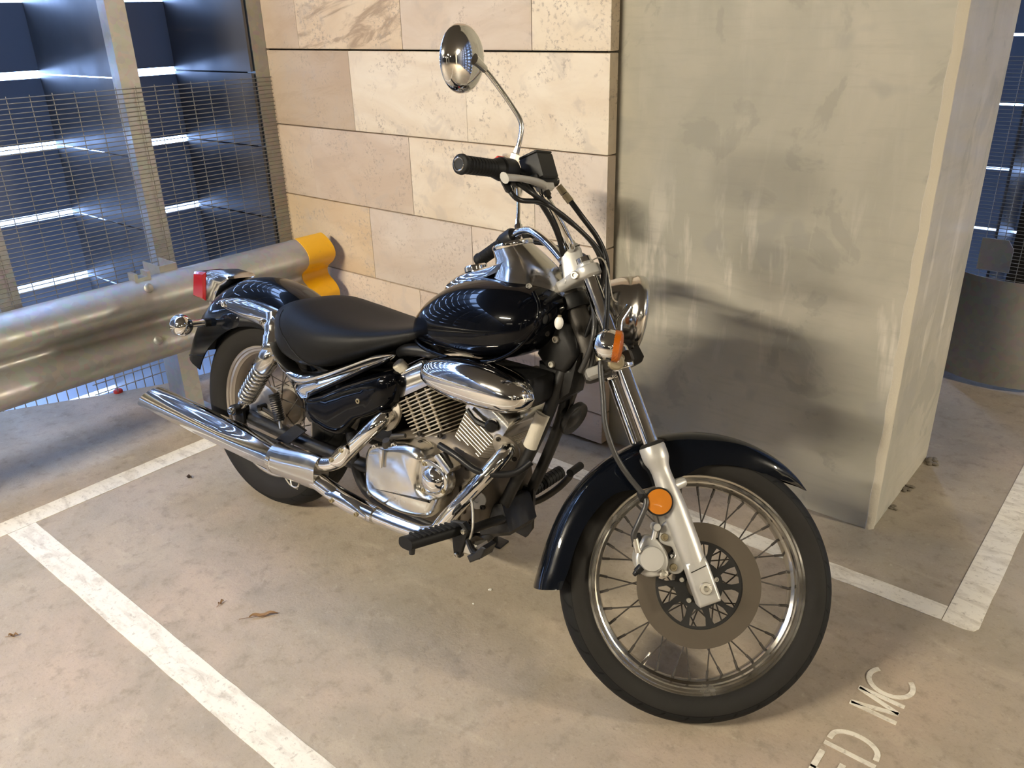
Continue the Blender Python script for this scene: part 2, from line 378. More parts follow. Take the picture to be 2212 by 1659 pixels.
# --- facade: deep bays of stacked metal sheets with open slits
def sheets(x0, y0, x1, y1, rows, gap, th=.012, name='facade_panel', parent=None, joined=None, mat=None):
    d = V((x1-x0, y1-y0, 0)); L = d.length; d.normalize(); nn = V((-d.y, d.x, 0))
    for za, zb in rows:
        m = joined or MB(); m.box(V(((x0+x1)/2, (y0+y1)/2, (za + zb)/2)), (L, th, zb - za - gap), (d, nn, Z), 0)
        if joined is None: obj(name, m, mat or PANEL, parent, smooth=0)
def rows_for(z_slits, lo, hi):
    zs = list(z_slits)
    while zs[0] > lo: zs.insert(0, zs[0] - .304)
    while zs[-1] < hi: zs.append(zs[-1] + .304)
    return [(zs[i], zs[i+1]) for i in range(len(zs) - 1)]
fac = struct(slab('facade_frame', -2.06, -1.99, -12.6, .40, -3.0, -2.8, PANEL))
rA = rows_for([.352, .657, .962, 1.264], -1.2, 2.9); rB = rows_for([.325, .639, .953, 1.257], -1.2, 2.9)
vis = [r for r in rA if -.2 < r[0] < 1.6]; rest = [r for r in rA if r not in vis]
visB = [r for r in rB if -.2 < r[0] < 1.6]; restB = [r for r in rB if r not in visB]
sheets(-1.975, -.33, -1.975, .345, vis, .032, parent=fac, mat=PANEL_OUT); sheets(-1.975, .345, -1.19, .345, vis, .006, parent=fac)
sheets(-1.69, .36, -1.69, .83, visB, .032, parent=fac, mat=PANEL_OUT); sheets(-1.69, .83, -1.10, .845, visB, .007, parent=fac)
jm = MB(); jo = MB()
sheets(-1.975, -.33, -1.975, .345, rest, .030, joined=jo); sheets(-1.975, .345, -1.19, .345, rest, .006, joined=jm)
sheets(-1.69, .36, -1.69, .83, restB, .030, joined=jo); sheets(-1.69, .83, -1.10, .845, restB, .007, joined=jm)
for k in range(1, 19):
    y1 = .345 - .675*k
    sheets(-1.975, y1 - .675, -1.975, y1, rA, .030, joined=jo); sheets(-1.975, y1, -1.19, y1, [r for r in rA if r[0] > .3], .006, joined=jm)
o = obj('facade_fins_beyond', jm, PANEL, fac, smooth=0); o['kind'] = 'stuff'
o = obj('facade_panels_beyond', jo, PANEL_OUT, fac, smooth=0); o['kind'] = 'stuff'
struct(slab('facade_end', -1.75, -1.165, .865, 1.2, -3.0, 2.75, DARKWALL))
def post(x0, x1, y0, y1, label, zb=0.0):
    m = MB(); t = .006
    cx, cy = (x0+x1)/2, (y0+y1)/2
    m.prism([(x1,y0),(x1,y1),(x0,y1),(x0,y1-t),(x1-t,y1-t),(x1-t,y0+t),(x0,y0+t),(x0,y0)], (0,0,zb), X, Y, Z, 2.75 - zb)
    tag(obj('facade_post', m, GALV, smooth=20), label, 'post', 'galvanised posts behind the mesh screen')
post(-1.16, -1.10, .272, .348, 'galvanised channel post standing midway behind the mesh screen')
post(-1.16, -1.10, .862, .945, 'galvanised channel post next to the stone wall corner')
post(-1.16, -1.10, -.335, -.262, 'galvanised channel post at the left edge of the photo', .30)
# mesh screen
ms = empty('mesh_screen', Matrix.Translation((-1.088, 0, 0))); tag(ms, 'galvanised wire mesh screen standing behind the guardrail', 'mesh screen')
def wires(m, y0, y1, z0, z1, dz, dy, r, under=0.0):
    n = int((z1-z0)/dz)
    for i in range(n + 1): m.tube([(.004, y0, z0 + i*dz), (.004, y1, z0 + i*dz)], r, 4)
    k = int((y1-y0)/dy)
    for i in range(k + 1): m.tube([(0, y0 + i*dy, z0 - under), (0, y0 + i*dy, z1)], r*.9, 4)
m = MB(); wires(m, -3.2, .925, .36, 1.242, .0165, .0765, .0018); o = obj('wire_grid', m, WIRE, ms, smooth=0); o['kind'] = 'stuff'
m = MB()
for i in range(7): m.tube([(.004, -3.2 if i > 3 else -.10, .110 + i*.042), (.004, .93, .110 + i*.042)], .0022, 4)
for i in range(109):
    yy = -3.2 + i*.038; m.tube([(0, yy, min(max(.088 - .178*yy, .03), .30)), (0, yy, .362)], .0021, 4)
o = obj('lower_wire_grid', m, WIRE, ms, smooth=0); o['kind'] = 'stuff'

# --- guardrail
PROF = [(-.800,.606),(-.786,.603),(-.760,.590),(-.735,.572),(-.719,.552),(-.714,.532),(-.719,.512),(-.738,.489),(-.768,.468),(-.782,.452),(-.782,.436),(-.768,.420),(-.738,.399),(-.719,.376),(-.714,.356),(-.719,.336),(-.735,.316),(-.760,.298),(-.786,.287),(-.800,.284)]
PROF = [(p.x, p.y) for p in spl([V((a, b, 0)) for a, b in PROF], 3)]
def beam(y0, y1, prof):
    m = MB(); back = [(x - .0045, z) for x, z in prof][::-1]; ring = prof + back
    m.loft([[V((x, y, z)) for x, z in ring] for y in (y0, y1)]); return m
gr = empty('guardrail', Matrix.Translation((-.8, .2, 0))); tag(gr, 'galvanised steel crash barrier rail with a yellow painted end', 'guardrail')
GM = gr.matrix_world.inverted() if False else Matrix.Translation((.8, -.2, 0))
obj('beam', beam(-12, .735, PROF), GALV, gr, GM, 50)
obj('end_cap', beam(.735, .872, [(x + .003, z + (.003 if z > .445 else -.003)) for x, z in PROF]), YELLOW, gr, GM, 50, label='yellow painted rail end')
for y in (.165, -3.85):
    m = MB(); t = .006; x0, x1, y0, y1 = -.93, -.805, y - .035, y + .035
    m.prism([(x1,y0),(x1,y1),(x0,y1),(x0,y1-t),(x1-t,y1-t),(x1-t,y0+t),(x0,y0+t),(x0,y0)], (0,0,0), X, Y, Z, .63)
    obj('rail_post', m, GALV, gr, GM, 20)
    m = MB(); m.box((-.87, y, .006), (.2, .16, .012), None, .002); obj('post_foot', m, GALV, gr, GM)
def bolt_head(p, d, r=.016, name='bolt', mat=GALV, par=None, M=None):
    m = MB(); m.lathe(p, d, [(0, r*1.02), (r*.25, r), (r*.5, r*.72), (r*.62, r*.3), (r*.64, 0)], 16); return obj(name, m, mat, par, M)
for yy, zz, xx in ((.042, .582, -.738), (.030, .386, -.724), (-1.85, .582, -.738), (-1.85, .386, -.724)):
    bolt_head((xx, yy, zz), (1, 0, .45 if zz > .5 else .25), .017, 'bolt', GALV, gr, GM)
m = MB(); m.prism([(-.03,0),(.03,0),(.03,.03),(.018,.03),(.018,.012),(-.018,.012),(-.018,.03),(-.03,.03)], (-.83, .05, .60), Y, Z, X, .05); obj('rail_bracket', m, GALV, gr, GM, 20)

# --- second barrier end, mesh and facade behind the pillar
b2 = empty('barrier_end', Matrix.Translation((1.65, 2.45, 0))); BM = Matrix.Translation((-1.65, -2.45, 0))
tag(b2, 'rolled galvanised barrier end standing behind the pillar', 'guardrail end')
m = MB(); arc = [(1.62 + .32*math.sin(t), 2.62 - .32*math.cos(t)) for t in [math.radians(-100 + 200*i/28) for i in range(29)]]
inn = [(1.62 + .315*math.sin(t), 2.62 - .315*math.cos(t)) for t in [math.radians(-100 + 200*i/28) for i in range(29)]][::-1]
m.prism(arc + inn, (0,0,.02), X, Y, Z, .435); obj('rolled_sheet', m, GALV, b2, BM)
m = MB(); m.prism([(0,0),(.125,0),(.125,.10),(.10,.135),(.0,.135)], (1.43, 2.64, .40), X, Z, Y, .006); obj('rear_flange', m, GALV, b2, BM)
m = MB(); m.box((1.76, 2.66, .33), (.012, .10, .66), None, .002); obj('back_post', m, GALV, b2, BM)
m = MB(); m.box((1.70, 2.55, .008), (.30, .22, .016), None, .003); obj('foot_plate', m, GRIME, b2, BM)
fac2 = struct(slab('facade_frame_behind', .6, 13, 3.30, 3.36, -3, -2.8, PANEL))
rC = rows_for([.40, .70, 1.0, 1.31], -1.2, 2.9); jm = MB()
sheets(.62, 3.42, 13, 3.42, rC, .012, joined=jm)
for k in range(12): sheets(1.42 + 1.0*k, 3.0, 1.42 + 1.0*k, 3.42, rC, .003, joined=jm)
o = obj('facade_panels_behind', jm, PANEL_OUT, fac2, smooth=0); o['kind'] = 'stuff'
m = MB(); m.prism([(1.50,2.98),(1.60,2.98),(1.60,3.06),(1.50,3.06)], (0,0,0), X, Y, Z, 2.75); tag(obj('facade_post', m, GRIME), 'dark brown post seen behind the pillar at the right edge', 'post', 'galvanised posts behind the mesh screen')
ms2 = empty('mesh_screen', Matrix.Translation((2.0, 2.95, 0))); tag(ms2, 'dim wire mesh screen behind the pillar at the right edge', 'mesh screen')
m = MB()
for i in range(70): m.tube([(-1.3, 0, .1 + i*.0165), (2.4, 0, .1 + i*.0165)], .0017, 4)
for i in range(48): m.tube([(-1.3 + i*.0765, .004, .1), (-1.3 + i*.0765, .004, 1.25)], .0017, 4)
o = obj('wire_grid', m, WIRE, ms2, smooth=0); o['kind'] = 'stuff'

# --- fluorescent battens under the ceiling (out of frame, they light the bay)
def batten(x, y, label, L=1.5, along='x', z=2.66, tube=TUBE2):
    r = empty('ceiling_light', Matrix.Translation((x, y, z)) @ Matrix.Rotation(0 if along == 'x' else PI/2, 4, 'Z')); tag(r, label, 'ceiling light', 'fluorescent battens under the ceiling')
    m = MB(); m.prism([(-.07,0),(.07,0),(.05,.085),(-.05,.085)], (-L/2, 0, 0), Y, Z, X, L); obj('housing', m, ENAMEL, r, smooth=20)
    for s in (-1, 1):
        m = MB(); m.tube([(-L/2 + .04, s*.04, -.018), (L/2 - .04, s*.04, -.018)], .017, 10); obj('tube', m, tube, r)
        for e in (-1, 1):
            m = MB(); m.box((e*(L/2 - .025), s*.04, -.015), (.03, .04, .045), None, .004); obj('lamp_holder', m, ENAMEL, r)
batten(.10, -3.35, 'ceiling light in front of the motorcycle bay', tube=TUBE, L=1.25)
batten(5.2, -3.35, 'ceiling light further along the row toward the exit'); batten(9.4, -3.35, 'last ceiling light of the near row')
batten(7.0, 1.7, 'ceiling light along the wall beyond the pillar', tube=TUBE3)
batten(.75, -8.2, 'ceiling light of the far row at the facade'); batten(5.2, -8.2, 'ceiling light in the middle of the far row'); batten(9.4, -8.2, 'last ceiling light of the far row')
for k, (x, y) in enumerate(((4.6, -6.0), (9.2, -6.0), (9.2, .988))):
    o = struct(slab('concrete_pillar', x, x + .6, y, y + .6, 0, 2.75, PILLAR), ['square grey pillar across the aisle', 'square grey pillar far across the aisle', 'square grey pillar further along the wall'][k])

# --- litter on the floor
def leaf(x, y, L, W, rz, mat, label):
    m = MB(); n = 8; top = []; 
    pts = [(i/n, math.sin(PI*(i/n)**.8)*.5) for i in range(n + 1)]
    vs = []; fs = []
    for i, (t, w) in enumerate(pts):
        zz = .004 + .004*math.sin(i*1.3)
        vs += [(t*L - L/2, -w*W, zz + .003), (t*L - L/2, 0, zz), (t*L - L/2, w*W, zz + .004)]
    for i in range(n): a = 3*i; fs += [(a, a+1, a+4, a+3), (a+1, a+2, a+5, a+4)]
    m.add(vs, fs); m.tube([(-L/2 - L*.35, 0, .003), (0, 0, .004), (L/2, 0, .005)], .0008, 5)
    o = obj('dry_leaf', m, mat, None, Matrix.Translation((x, y, 0)) @ Matrix.Rotation(rz, 4, 'Z')); tag(o, label, 'leaf', 'litter on the floor')
leaf(.462, -.397, .075, .014, math.radians(52), LEAFM, 'curled brown dry leaf lying in the middle of the bay')
leaf(.01, -.855, .024, .008, .9, LEAFM, 'tiny dry leaf outside the bay at the left edge')
leaf(-.368, -.128, .022, .014, .2, LEAFD, 'small dark leaf by the muffler inside the bay')
leaf(.325, -.44, .022, .006, 1.9, LEAFM, 'small reddish leaf scrap left of the long leaf')
def scrap(x, y, r, label):
    m = MB()
    for k in range(4): m.ball((random.uniform(-r, r), random.uniform(-r, r), r*.35), (r*random.uniform(.4,.7), r*random.uniform(.3,.6), r*.35), 7, 5)
    o = obj('paper_scrap', m, PAPER, None, Matrix.Translation((x, y, 0))); tag(o, label, 'scrap', 'litter on the floor')
scrap(.871, .063, .006, 'small white paper crumb on the floor behind the front fender'); scrap(.869, -.014, .004, 'tiny white paper crumb nearer the camera under the front fender')
for k, (x, y, r) in enumerate(((1.612, 1.53, .028), (1.606, 1.30, .02), (1.604, 1.16, .014))):
    m = MB()
    for q in range(6): m.ball((random.uniform(-r*.4, r*.6), random.uniform(-r, r), r*.12), (r*random.uniform(.3,.6), r*random.uniform(.3,.7), r*.18), 8, 5)
    o = obj('dirt_heap', m, DUST, None, Matrix.Translation((x, y, 0))); tag(o, ['dark clump of dirt at the far corner of the pillar foot', 'small smear of dirt midway along the pillar foot', 'tiny smear of dirt near the front pillar corner'][k], 'dirt', 'dirt along the pillar foot')

m = MB(); m.lathe((0,0,0), (0,0,1), [(0,.019),(.006,.020),(.012,.017),(.014,.008),(.014,0)], 20)
o = obj('bottle_cap', m, REDP, None, Matrix.Translation((-1.295, .075, .0))); tag(o, 'dull red plastic cap lying under the mesh screen', 'cap')
# ================================================================== MOTORCYCLE
# bike frame: x forward, y left, z up, origin under the rear axle; it leans on its side stand
BR = Matrix(((0.99816059, -0.05991987, -0.00922247), (0.06062544, 0.98654369, 0.15184233), (0.0, -0.15212215, 0.98836170)))
bike = empty('motorcycle', Matrix.Translation((0.0006, -0.00987, 0.00076)) @ BR.to_4x4())
tag(bike, 'black and chrome cruiser motorcycle parked leaning on its stand', 'motorcycle')
# fork frame: a forward in the wheel plane, b left along the axle, c up along the steering, origin at the front axle
FB = V((1.45067, -.003, .2722))
FK = Matrix(((0.60240028, -0.51234255, -0.61206128), (0.64787033, 0.76175064, 0.0), (0.46623808, -0.39653634, 0.79081033)))
MF = Matrix.Translation(FB) @ FK.to_4x4()
MR = Matrix.Translation((0, 0, .315))
def part(name, mb, mat, parent=None, M=None, smooth=38, label=None): return obj(name, mb, mat, parent or bike, M, smooth, label)
def fpart(name, mb, mat, smooth=38, label=None): return obj(name, mb, mat, bike, MF, smooth, label)
def F2B(p): return MF @ V(p)
def bolt(p, d, r, par, mat=STEEL, M=None, name='bolt'):
    m = MB(); d = V(d).normalized(); m.lathe(p, d, [(-.002, r), (r*.7, r), (r*.9, r*.85), (r*.9, r*.5), (r*.5, r*.45), (r*.5, 0)], 12); return obj(name, m, mat, par, M)
RY = V((0,-1,0))
def side(out, y0, y1, ch=.004, m=None):      # prism in the x-z plane from y0 out to y1 (y1 more negative)
    m = m or MB(); m.prism(out, (0, y0, 0), (1,0,0), (0,0,1), (0,-1 if y1 < y0 else 1,0), abs(y1-y0), ch); return m

# ---------------- wheels
RIMOLD = smudged('dull_rim', (.44,.39,.33), .35, .8, .3, .5, 22)
def tread_mat(name, N, sgn):
    m = newmat(name, (.012,.011,.010), .72, spec=.2); t = NT(m); x, y, z = t.sep(t.obj())
    ang = t.math('ARCTAN2', x, z); ay = t.math('ABSOLUTE', y); sy = t.math('SIGN', y)
    ph = t.math('ADD', t.math('MULTIPLY', ang, N/(2*PI)), t.math('ADD', t.math('MULTIPLY', ay, 26.0*sgn), t.math('MULTIPLY', sy, .25)))
    fr = t.math('FRACT', ph); g = t.math('LESS_THAN', fr, .11)
    rr = t.math('SQRT', t.math('ADD', t.math('MULTIPLY', x, x), t.math('MULTIPLY', z, z)))
    g = t.math('MULTIPLY', g, t.math('GREATER_THAN', rr, .2835)); g = t.math('MULTIPLY', g, t.math('GREATER_THAN', ay, .009))
    ring = t.math('LESS_THAN', t.math('ABSOLUTE', t.math('SUBTRACT', rr, .2815)), .0008)
    body = t.mix(t.noise(t.obj(), 9, 4), (.0125,.0115,.0102), (.018,.0162,.014)); body = t.mix(t.math('GREATER_THAN', rr, .2825), body, (.0085,.0085,.0083))
    t.base(t.mix(t.math('MAXIMUM', g, ring), body, (.0012,.0012,.0012)))
    t.bump(t.math('SUBTRACT', 1.0, g), .8, .003); return m
TYRE_F = tread_mat('front_tyre_rubber', 34, 1); TYRE_R = tread_mat('rear_tyre_rubber', 30, -1)
def half_to_full(h): return h + [(-b, r) for b, r in h[::-1] if b != 0]
tf = [(-.0345,.2405),(-.043,.246),(-.050,.257),(-.053,.270),(-.051,.283),(-.046,.291),(-.036,.2985),(-.022,.3032),(0,.3051)]
m = MB(); m.lathe((0,0,0), (0,1,0), half_to_full(tf) + [(.030,.236),(-.030,.236)], 96, closed=True); fpart('front_tyre', m, TYRE_F, 60)
rimp = [(-.0365,.2440),(-.0375,.2405),(-.0360,.2365),(-.0330,.2345),(-.0315,.2290),(-.0270,.2265),(-.0255,.2235),(-.0200,.2215),(-.0150,.2155),(-.006,.2130),(0,.2130)]
m = MB(); m.lathe((0,0,0), (0,1,0), half_to_full(rimp) + [(.0335,.2425),(.028,.2395),(-.028,.2395),(-.0335,.2425)], 96, closed=True); rimF = fpart('front_rim', m, RIM, 30)
def hubm(w, r, fl):
    m = MB(); m.lathe((0,0,0), (0,1,0), [(-w-.004, .012), (-w-.004, r+.004), (-w+.004, fl), (-w+.008, fl), (-w+.012, r), (0, r*.86), (w-.012, r), (w-.008, fl), (w-.004, fl), (w+.004, r+.004), (w+.004,.012)], 32); return m
hubF = fpart('front_hub', hubm(.042, .028, .043), CASTALU)
def spokes(rim, parent_r, hub_r, hub_b, n_each, kinds, cross):
    k = 0
    for sb in (-1, 1):
        for sc_ in (-1, 1):
            m = MB(); th0 = cross * sc_
            h = V((hub_r*math.sin(th0), sb*hub_b, hub_r*math.cos(th0))); e = V((0, sb*.004, parent_r)); d = e - h
            m.tube([h, h + d*.9, h + d*.905, e], [.0017, .0017, .003, .003], 6)
            me = mesh_of('spoke', m, SPOKE)
            for i in range(n_each):
                a = 2*PI*(i + k*.25)/n_each
                obj('spoke', me, SPOKE, rim, Matrix.Rotation(a, 4, 'Y'))
            k += 1
spokes(rimF, .2145, .040, .036, 9, 4, math.radians(70))
m = MB()
for i in range(1): m.tube([(.012, 0, .214), (.010, .0, .185)], [.0042, .0036], 8)
obj('valve_stem', m, STEEL, rimF, Matrix.Rotation(math.radians(236), 4, 'Y'))
# brake disc
m = MB(); m.lathe((0,-.0575,0), (0,1,0), [(0,.1368),(.005,.1368),(.005,.096),(0,.096)], 80, closed=True); disc = fpart('brake_disc', m, DISC, 30)
m = MB(); m.lathe((0,-.056,0), (0,1,0), [(0,.0975),(.004,.0975),(.004,.0895),(0,.0895)], 64, closed=True); m.lathe((0,-.056,0), (0,1,0), [(0,.053),(.006,.053),(.006,.028),(0,.028)], 40, closed=True)
for i in range(10):
    a = 2*PI*i/10 + .2; u = V((math.sin(a), 0, math.cos(a))); v = V((math.cos(a), 0, -math.sin(a)))
    m.prism([(.050,-.008),(.072,-.0052),(.092,-.010),(.092,.010),(.072,.0052),(.050,.008)], (0,-.0562,0), u, v, (0,1,0), .0045, .0005)
car = obj('disc_carrier', m, FRAME, disc)
for i in range(5):
    a = 2*PI*i/5 + .45; bolt((.040*math.sin(a), -.0565, .040*math.cos(a)), (0,-1,0), .0055, disc, STEEL, None, 'disc_bolt')
# rear wheel
tr = [(-.044,.2125),(-.055,.222),(-.063,.240),(-.066,.258),(-.063,.277),(-.056,.292),(-.042,.304),(-.022,.3125),(0,.315)]
m = MB(); m.lathe((0,0,0), (0,1,0), half_to_full(tr) + [(.040,.207),(-.040,.207)], 96, closed=True); part('rear_tyre', m, TYRE_R, None, MR, 60)
rimr = [(-.0465,.2150),(-.0475,.2110),(-.045,.2060),(-.041,.2040),(-.039,.1975),(-.034,.1945),(-.031,.1905),(-.022,.1875),(-.014,.1835),(0,.1825)]
m = MB(); m.lathe((0,0,0), (0,1,0), half_to_full(rimr) + [(.043,.2125),(.036,.209),(-.036,.209),(-.043,.2125)], 80, closed=True); rimR = part('rear_rim', m, RIMOLD, None, MR, 30)
part('rear_hub', hubm(.05, .06, .075), CASTALU, None, MR)
spokes(rimR, .184, .070, .04, 9, 4, math.radians(50))
m = MB(); m.lathe((0,-.052,0), (0,-1,0), [(0,.098),(.012,.098),(.020,.090),(.024,.060),(.034,.040),(.036,.020),(.036,0)], 40); drum = part('brake_drum', m, CASTALU, None, MR)
bolt((0,-.088,0), (0,-1,0), .014, drum, STEEL, None, 'axle_nut')
m = MB(); m.tube([(.030,-.092,.035), (.105,-.095,.02)], .006, 8); m.lathe((.030,-.072,.035), (0,-1,0), [(0,.012),(.03,.010),(.03,0)], 12); obj('brake_arm', m, GRIME, drum)
# brake return spring
def coil(p, q, R, r, turns, n=8, k=14, taper=0.0):
    p, q = V(p), V(q); d = q - p; L = d.length; d.normalize(); a = V((0,1,0)); u = (a - d*a.dot(d)).normalized(); w = d.cross(u); N = int(turns*k)
    m = MB(); m.tube([p + d*L*i/N + (u*math.cos(2*PI*i/k) + w*math.sin(2*PI*i/k))*R*(1 - taper*abs(2*i/N - 1)**4) for i in range(N + 1)], r, n); return m
m = coil((.126,-.120,.425), (.152,-.120,.345), .0145, .0027, 13, 6); bs = part('brake_return_spring', m, FRAME)
m = MB(); m.tube([(.108,-.114,.442),(.150,-.116,.436),(.158,-.118,.430)], .003, 6); obj('spring_hook', m, STEEL, bs)
m = MB(); m.tube([(.152,-.120,.345),(.156,-.120,.322)], .005, 8); obj('spring_rod', m, STEEL, bs)

# ---------------- swingarm, rear shocks
m = MB()
for s in (-1, 1):
    m.tube(spl([(.52, s*.075, .285), (.36, s*.085, .285), (.12, s*.100, .302), (-.045, s*.105, .315)], 5), [.021]*15 + [.018], 12)
part('swingarm', m, FRAME)
def shock(s):
    top = V((.168, s*.150, .572)); bot = V((-.018, s*.135, .345)); d = (top - bot).normalized(); L = (top - bot).length
    m = MB(); m.lathe(bot, d, [(-.004,.012),(.02,.012),(.022,.0145),(.045,.0145),(.05,.0225),(.060,.0225),(.06,.0095),(L-.075,.0095)], 20); body = part('rear_shock', m, CHROME)
    sp = coil(bot + d*.055, bot + d*(L - .066), .0250, .0052, 10, 10, 24, .10); obj('shock_spring', sp, CHROME_OLD, body)
    m = MB(); m.lathe(bot + d*(L - .078), d, [(0,.0300),(.004,.0320),(.044,.0325),(.058,.030),(.074,.018),(.078,0)], 24); obj('shock_cap', m, CHROME_OLD, body)
    m = MB(); m.lathe(bot + V((0,-s*.022,0)), (0, s, 0), [(0,.017),(.050,.017)], 16); obj('shock_eye', m, FRAME, body)
    bolt(bot + V((0, s*.028, 0)), (0, s, 0), .0125, body, CHROME)
    m = MB(); m.prism([(-.022,-.045),(.022,-.045),(.016,.012),(-.016,.012)], (bot.x, bot.y - s*.006, bot.z), (1,0,0), (0,0,1), (0,s,0), .010, .002); obj('shock_bracket', m, SATIN, body)
shock(-1); shock(1)

# ---------------- rear fender and everything on it
def arc_fender(name, cx, cz, tab, mat, nA=44, nS=15, th=.004, M=None):
    # tab rows: angle(deg, 0 = forward), crest radius, edge radius, half width
    secs = []
    for i in range(nA + 1):
        a = tab[0][0] + (tab[-1][0] - tab[0][0])*i/nA; rc, re, w = lerp_tab(tab, a); ar = math.radians(a)
        u = V((math.cos(ar), 0, math.sin(ar))); outer = []; inner = []
        for j in range(nS):
            t = -PI/2 + PI*j/(nS - 1); s_ = math.sin(t); c_ = math.cos(t)
            yy = w*math.copysign(abs(s_)**.72, s_); rr = re + (rc - re)*max(c_, 0)**.62
            outer.append(V((cx, 0, cz)) + u*rr + V((0, yy, 0)))
            yi = max(w - th, .0004)*math.copysign(abs(s_)**.72, s_); ri = re + max(rc - re - th, .0002)*max(c_, 0)**.62
            inner.append(V((cx, 0, cz)) + u*ri + V((0, yi, 0)))
        secs.append(outer + inner[::-1])
    m = MB(); m.loft(secs); return m
rft = [(38,.412,.330,.085),(60,.420,.300,.090),(90,.424,.285,.092),(115,.423,.280,.093),(135,.416,.284,.093),(152,.412,.296,.092),(164,.412,.305,.090)]
rf = part('rear_fender', arc_fender('rf', 0, .315, rft, NAVY), NAVY, None, None, 45)
# tail light
m = MB(); m.prism([(-.380,.604),(-.372,.704),(-.330,.710),(-.256,.708),(-.242,.699),(-.262,.682),(-.296,.664),(-.316,.640),(-.326,.606)], (.076,-.054,.018), (1,0,0), (0,0,1), (0,1,0), .108, .010, .010); tl = part('tail_light', m, CHROME_OLD, None, None, 50)
m = MB(); m.prism([(-.446,.610),(-.436,.694),(-.374,.700),(-.380,.606)], (.076,-.055,.018), (1,0,0), (0,0,1), (0,1,0), .110, .007, .007); obj('red_lens', m, REDL, tl, label='red tail lens')
m = MB(); m.prism([(-.385,.604),(-.325,.608),(-.300,.575),(-.360,.520),(-.378,.540)], (.076,-.035,.018), (1,0,0), (0,0,1), (0,1,0), .07, .004, .004); obj('tail_bracket', m, GALV, tl)
# rear turn signals
def dome(r, d, n=9, h0=0.0): return [(h0 - d*math.cos(PI/2*i/n), max(r*math.sin(PI/2*i/n), 0.0)) for i in range(n + 1)]
def round_signal(name, c, fwd, lens_mat, stem, Mx=None):
    c, fwd = V(c), V(fwd).normalized(); m = MB()
    m.lathe(c, fwd, dome(.0345, .038) + [(.008,.0345),(.012,.0335),(.013,.032)], 36); o = obj(name, m, CHROME, bike, Mx, 50)
    m = MB(); m.lathe(c, fwd, [(.006,.0325),(.013,.031),(.017,.024),(.020,.012),(.021,0)], 32); obj('lens', m, lens_mat, o)
    m = MB(); m.tube(stem, [.0115]*len(stem), 14); obj('stalk', m, CHROME, o); return o
for s in (-1, 1):
    o = round_signal('rear_turn_signal', (-.245, s*.178, .572), (-1, s*.05, -.05), AMBER, [(-.238, s*.150, .573), (-.232, s*.115, .573), (-.228, s*.098, .573)])
    m = MB(); m.tube([(-.229, s*.108, .573), (-.226, s*.075, .573)], .0140, 12); obj('stalk_boot', m, HOSE, o)
# mud flap edge line on fender tail
m = MB(); m.tube([(-.262, -.0925, .452), (-.300, -.0915, .447), (-.345, -.0905, .438)], .0022, 6); obj('fender_edge', m, NAVY, rf)
# chrome fender rails + frame covers
def rail_plate(s):
    up = [(-.150,.650),(-.125,.668),(-.095,.676),(-.050,.682),(-.004,.684),(.045,.683),(.085,.679),(.125,.674),(.165,.668),(.172,.640),(.172,.60),(.178,.565)]
    lo = [(.150,.545),(.110,.548),(.085,.556),(.078,.570),(.090,.590),(.094,.606),(.082,.618),(.050,.624),(.024,.626),(-.020,.630),(-.060,.636),(-.110,.642)]
    m = MB(); ring = up + lo; cy = -.098
    A = inset(ring[::-1], .0)[::-1]
    def lay(pl, y): return [V((x, s*-y, z)) for x, z in pl]
    r2 = inset(ring[::-1], .006)[::-1]; r3 = inset(ring[::-1], .016)[::-1]
    m.loft([lay(ring, -.088), lay(ring, -.116), lay(r2, -.126), lay(r3, -.131)]); return m
for s in (1, -1):
    fr = part('fender_rail', rail_plate(s), CHROME, None, None, 60)
    if s == 1:
        bolt((-.088,-.128,.660), (0,-1,0), .0085, fr, CHROME); bolt((.098,-.130,.640), (0,-1,0), .010, fr, CHROME)
    m = MB(); m.tube(spl([(.118,-.104*s,.668), (.128,-.112*s,.635), (.140,-.124*s,.600), (.156,-.142*s,.570)], 5), [.026]*5 + [.031]*5 + [.034]*5 + [.032], 22); obj('shock_mount_cover', m, CHROME, fr, None, 60)
def frame_cover(s):
    up = spl([V((.176,0,.600)), V((.196,0,.568)), V((.222,0,.545)), V((.255,0,.533)), V((.300,0,.534)), V((.372,0,.552)), V((.480,0,.600)), (.560,0,.638), V((.632,0,.668))], 4)
    lo = spl([V((.172,0,.585)), V((.186,0,.548)), V((.208,0,.510)), V((.236,0,.478)), V((.276,0,.452)), V((.372,0,.500)), V((.480,0,.562)), (.560,0,.606), V((.640,0,.646))], 4)
    prof = [(0,-.118),(-.02,-.150),(.04,-.163),(.14,-.170),(.26,-.169),(.36,-.162),(.46,-.155),(.7,-.150),(1,-.140),(1,-.115)]
    secs = []
    for k, (a, b) in enumerate(zip(up, lo)):
        e = 1 if k < len(up) - 3 else (.75, .45, .1)[k - len(up) + 3]
        c = a.lerp(b, .5)
        secs.append([V((c.x + (a.lerp(b, t).x - c.x)*e, s*(-.14 + (y + .14)*e), c.z + (a.lerp(b, t).z - c.z)*e)) for t, y in prof])
    m = MB(); m.loft(secs); return m
for s in (1, -1): part('frame_cover', frame_cover(s), CHROME, None, None, 60)

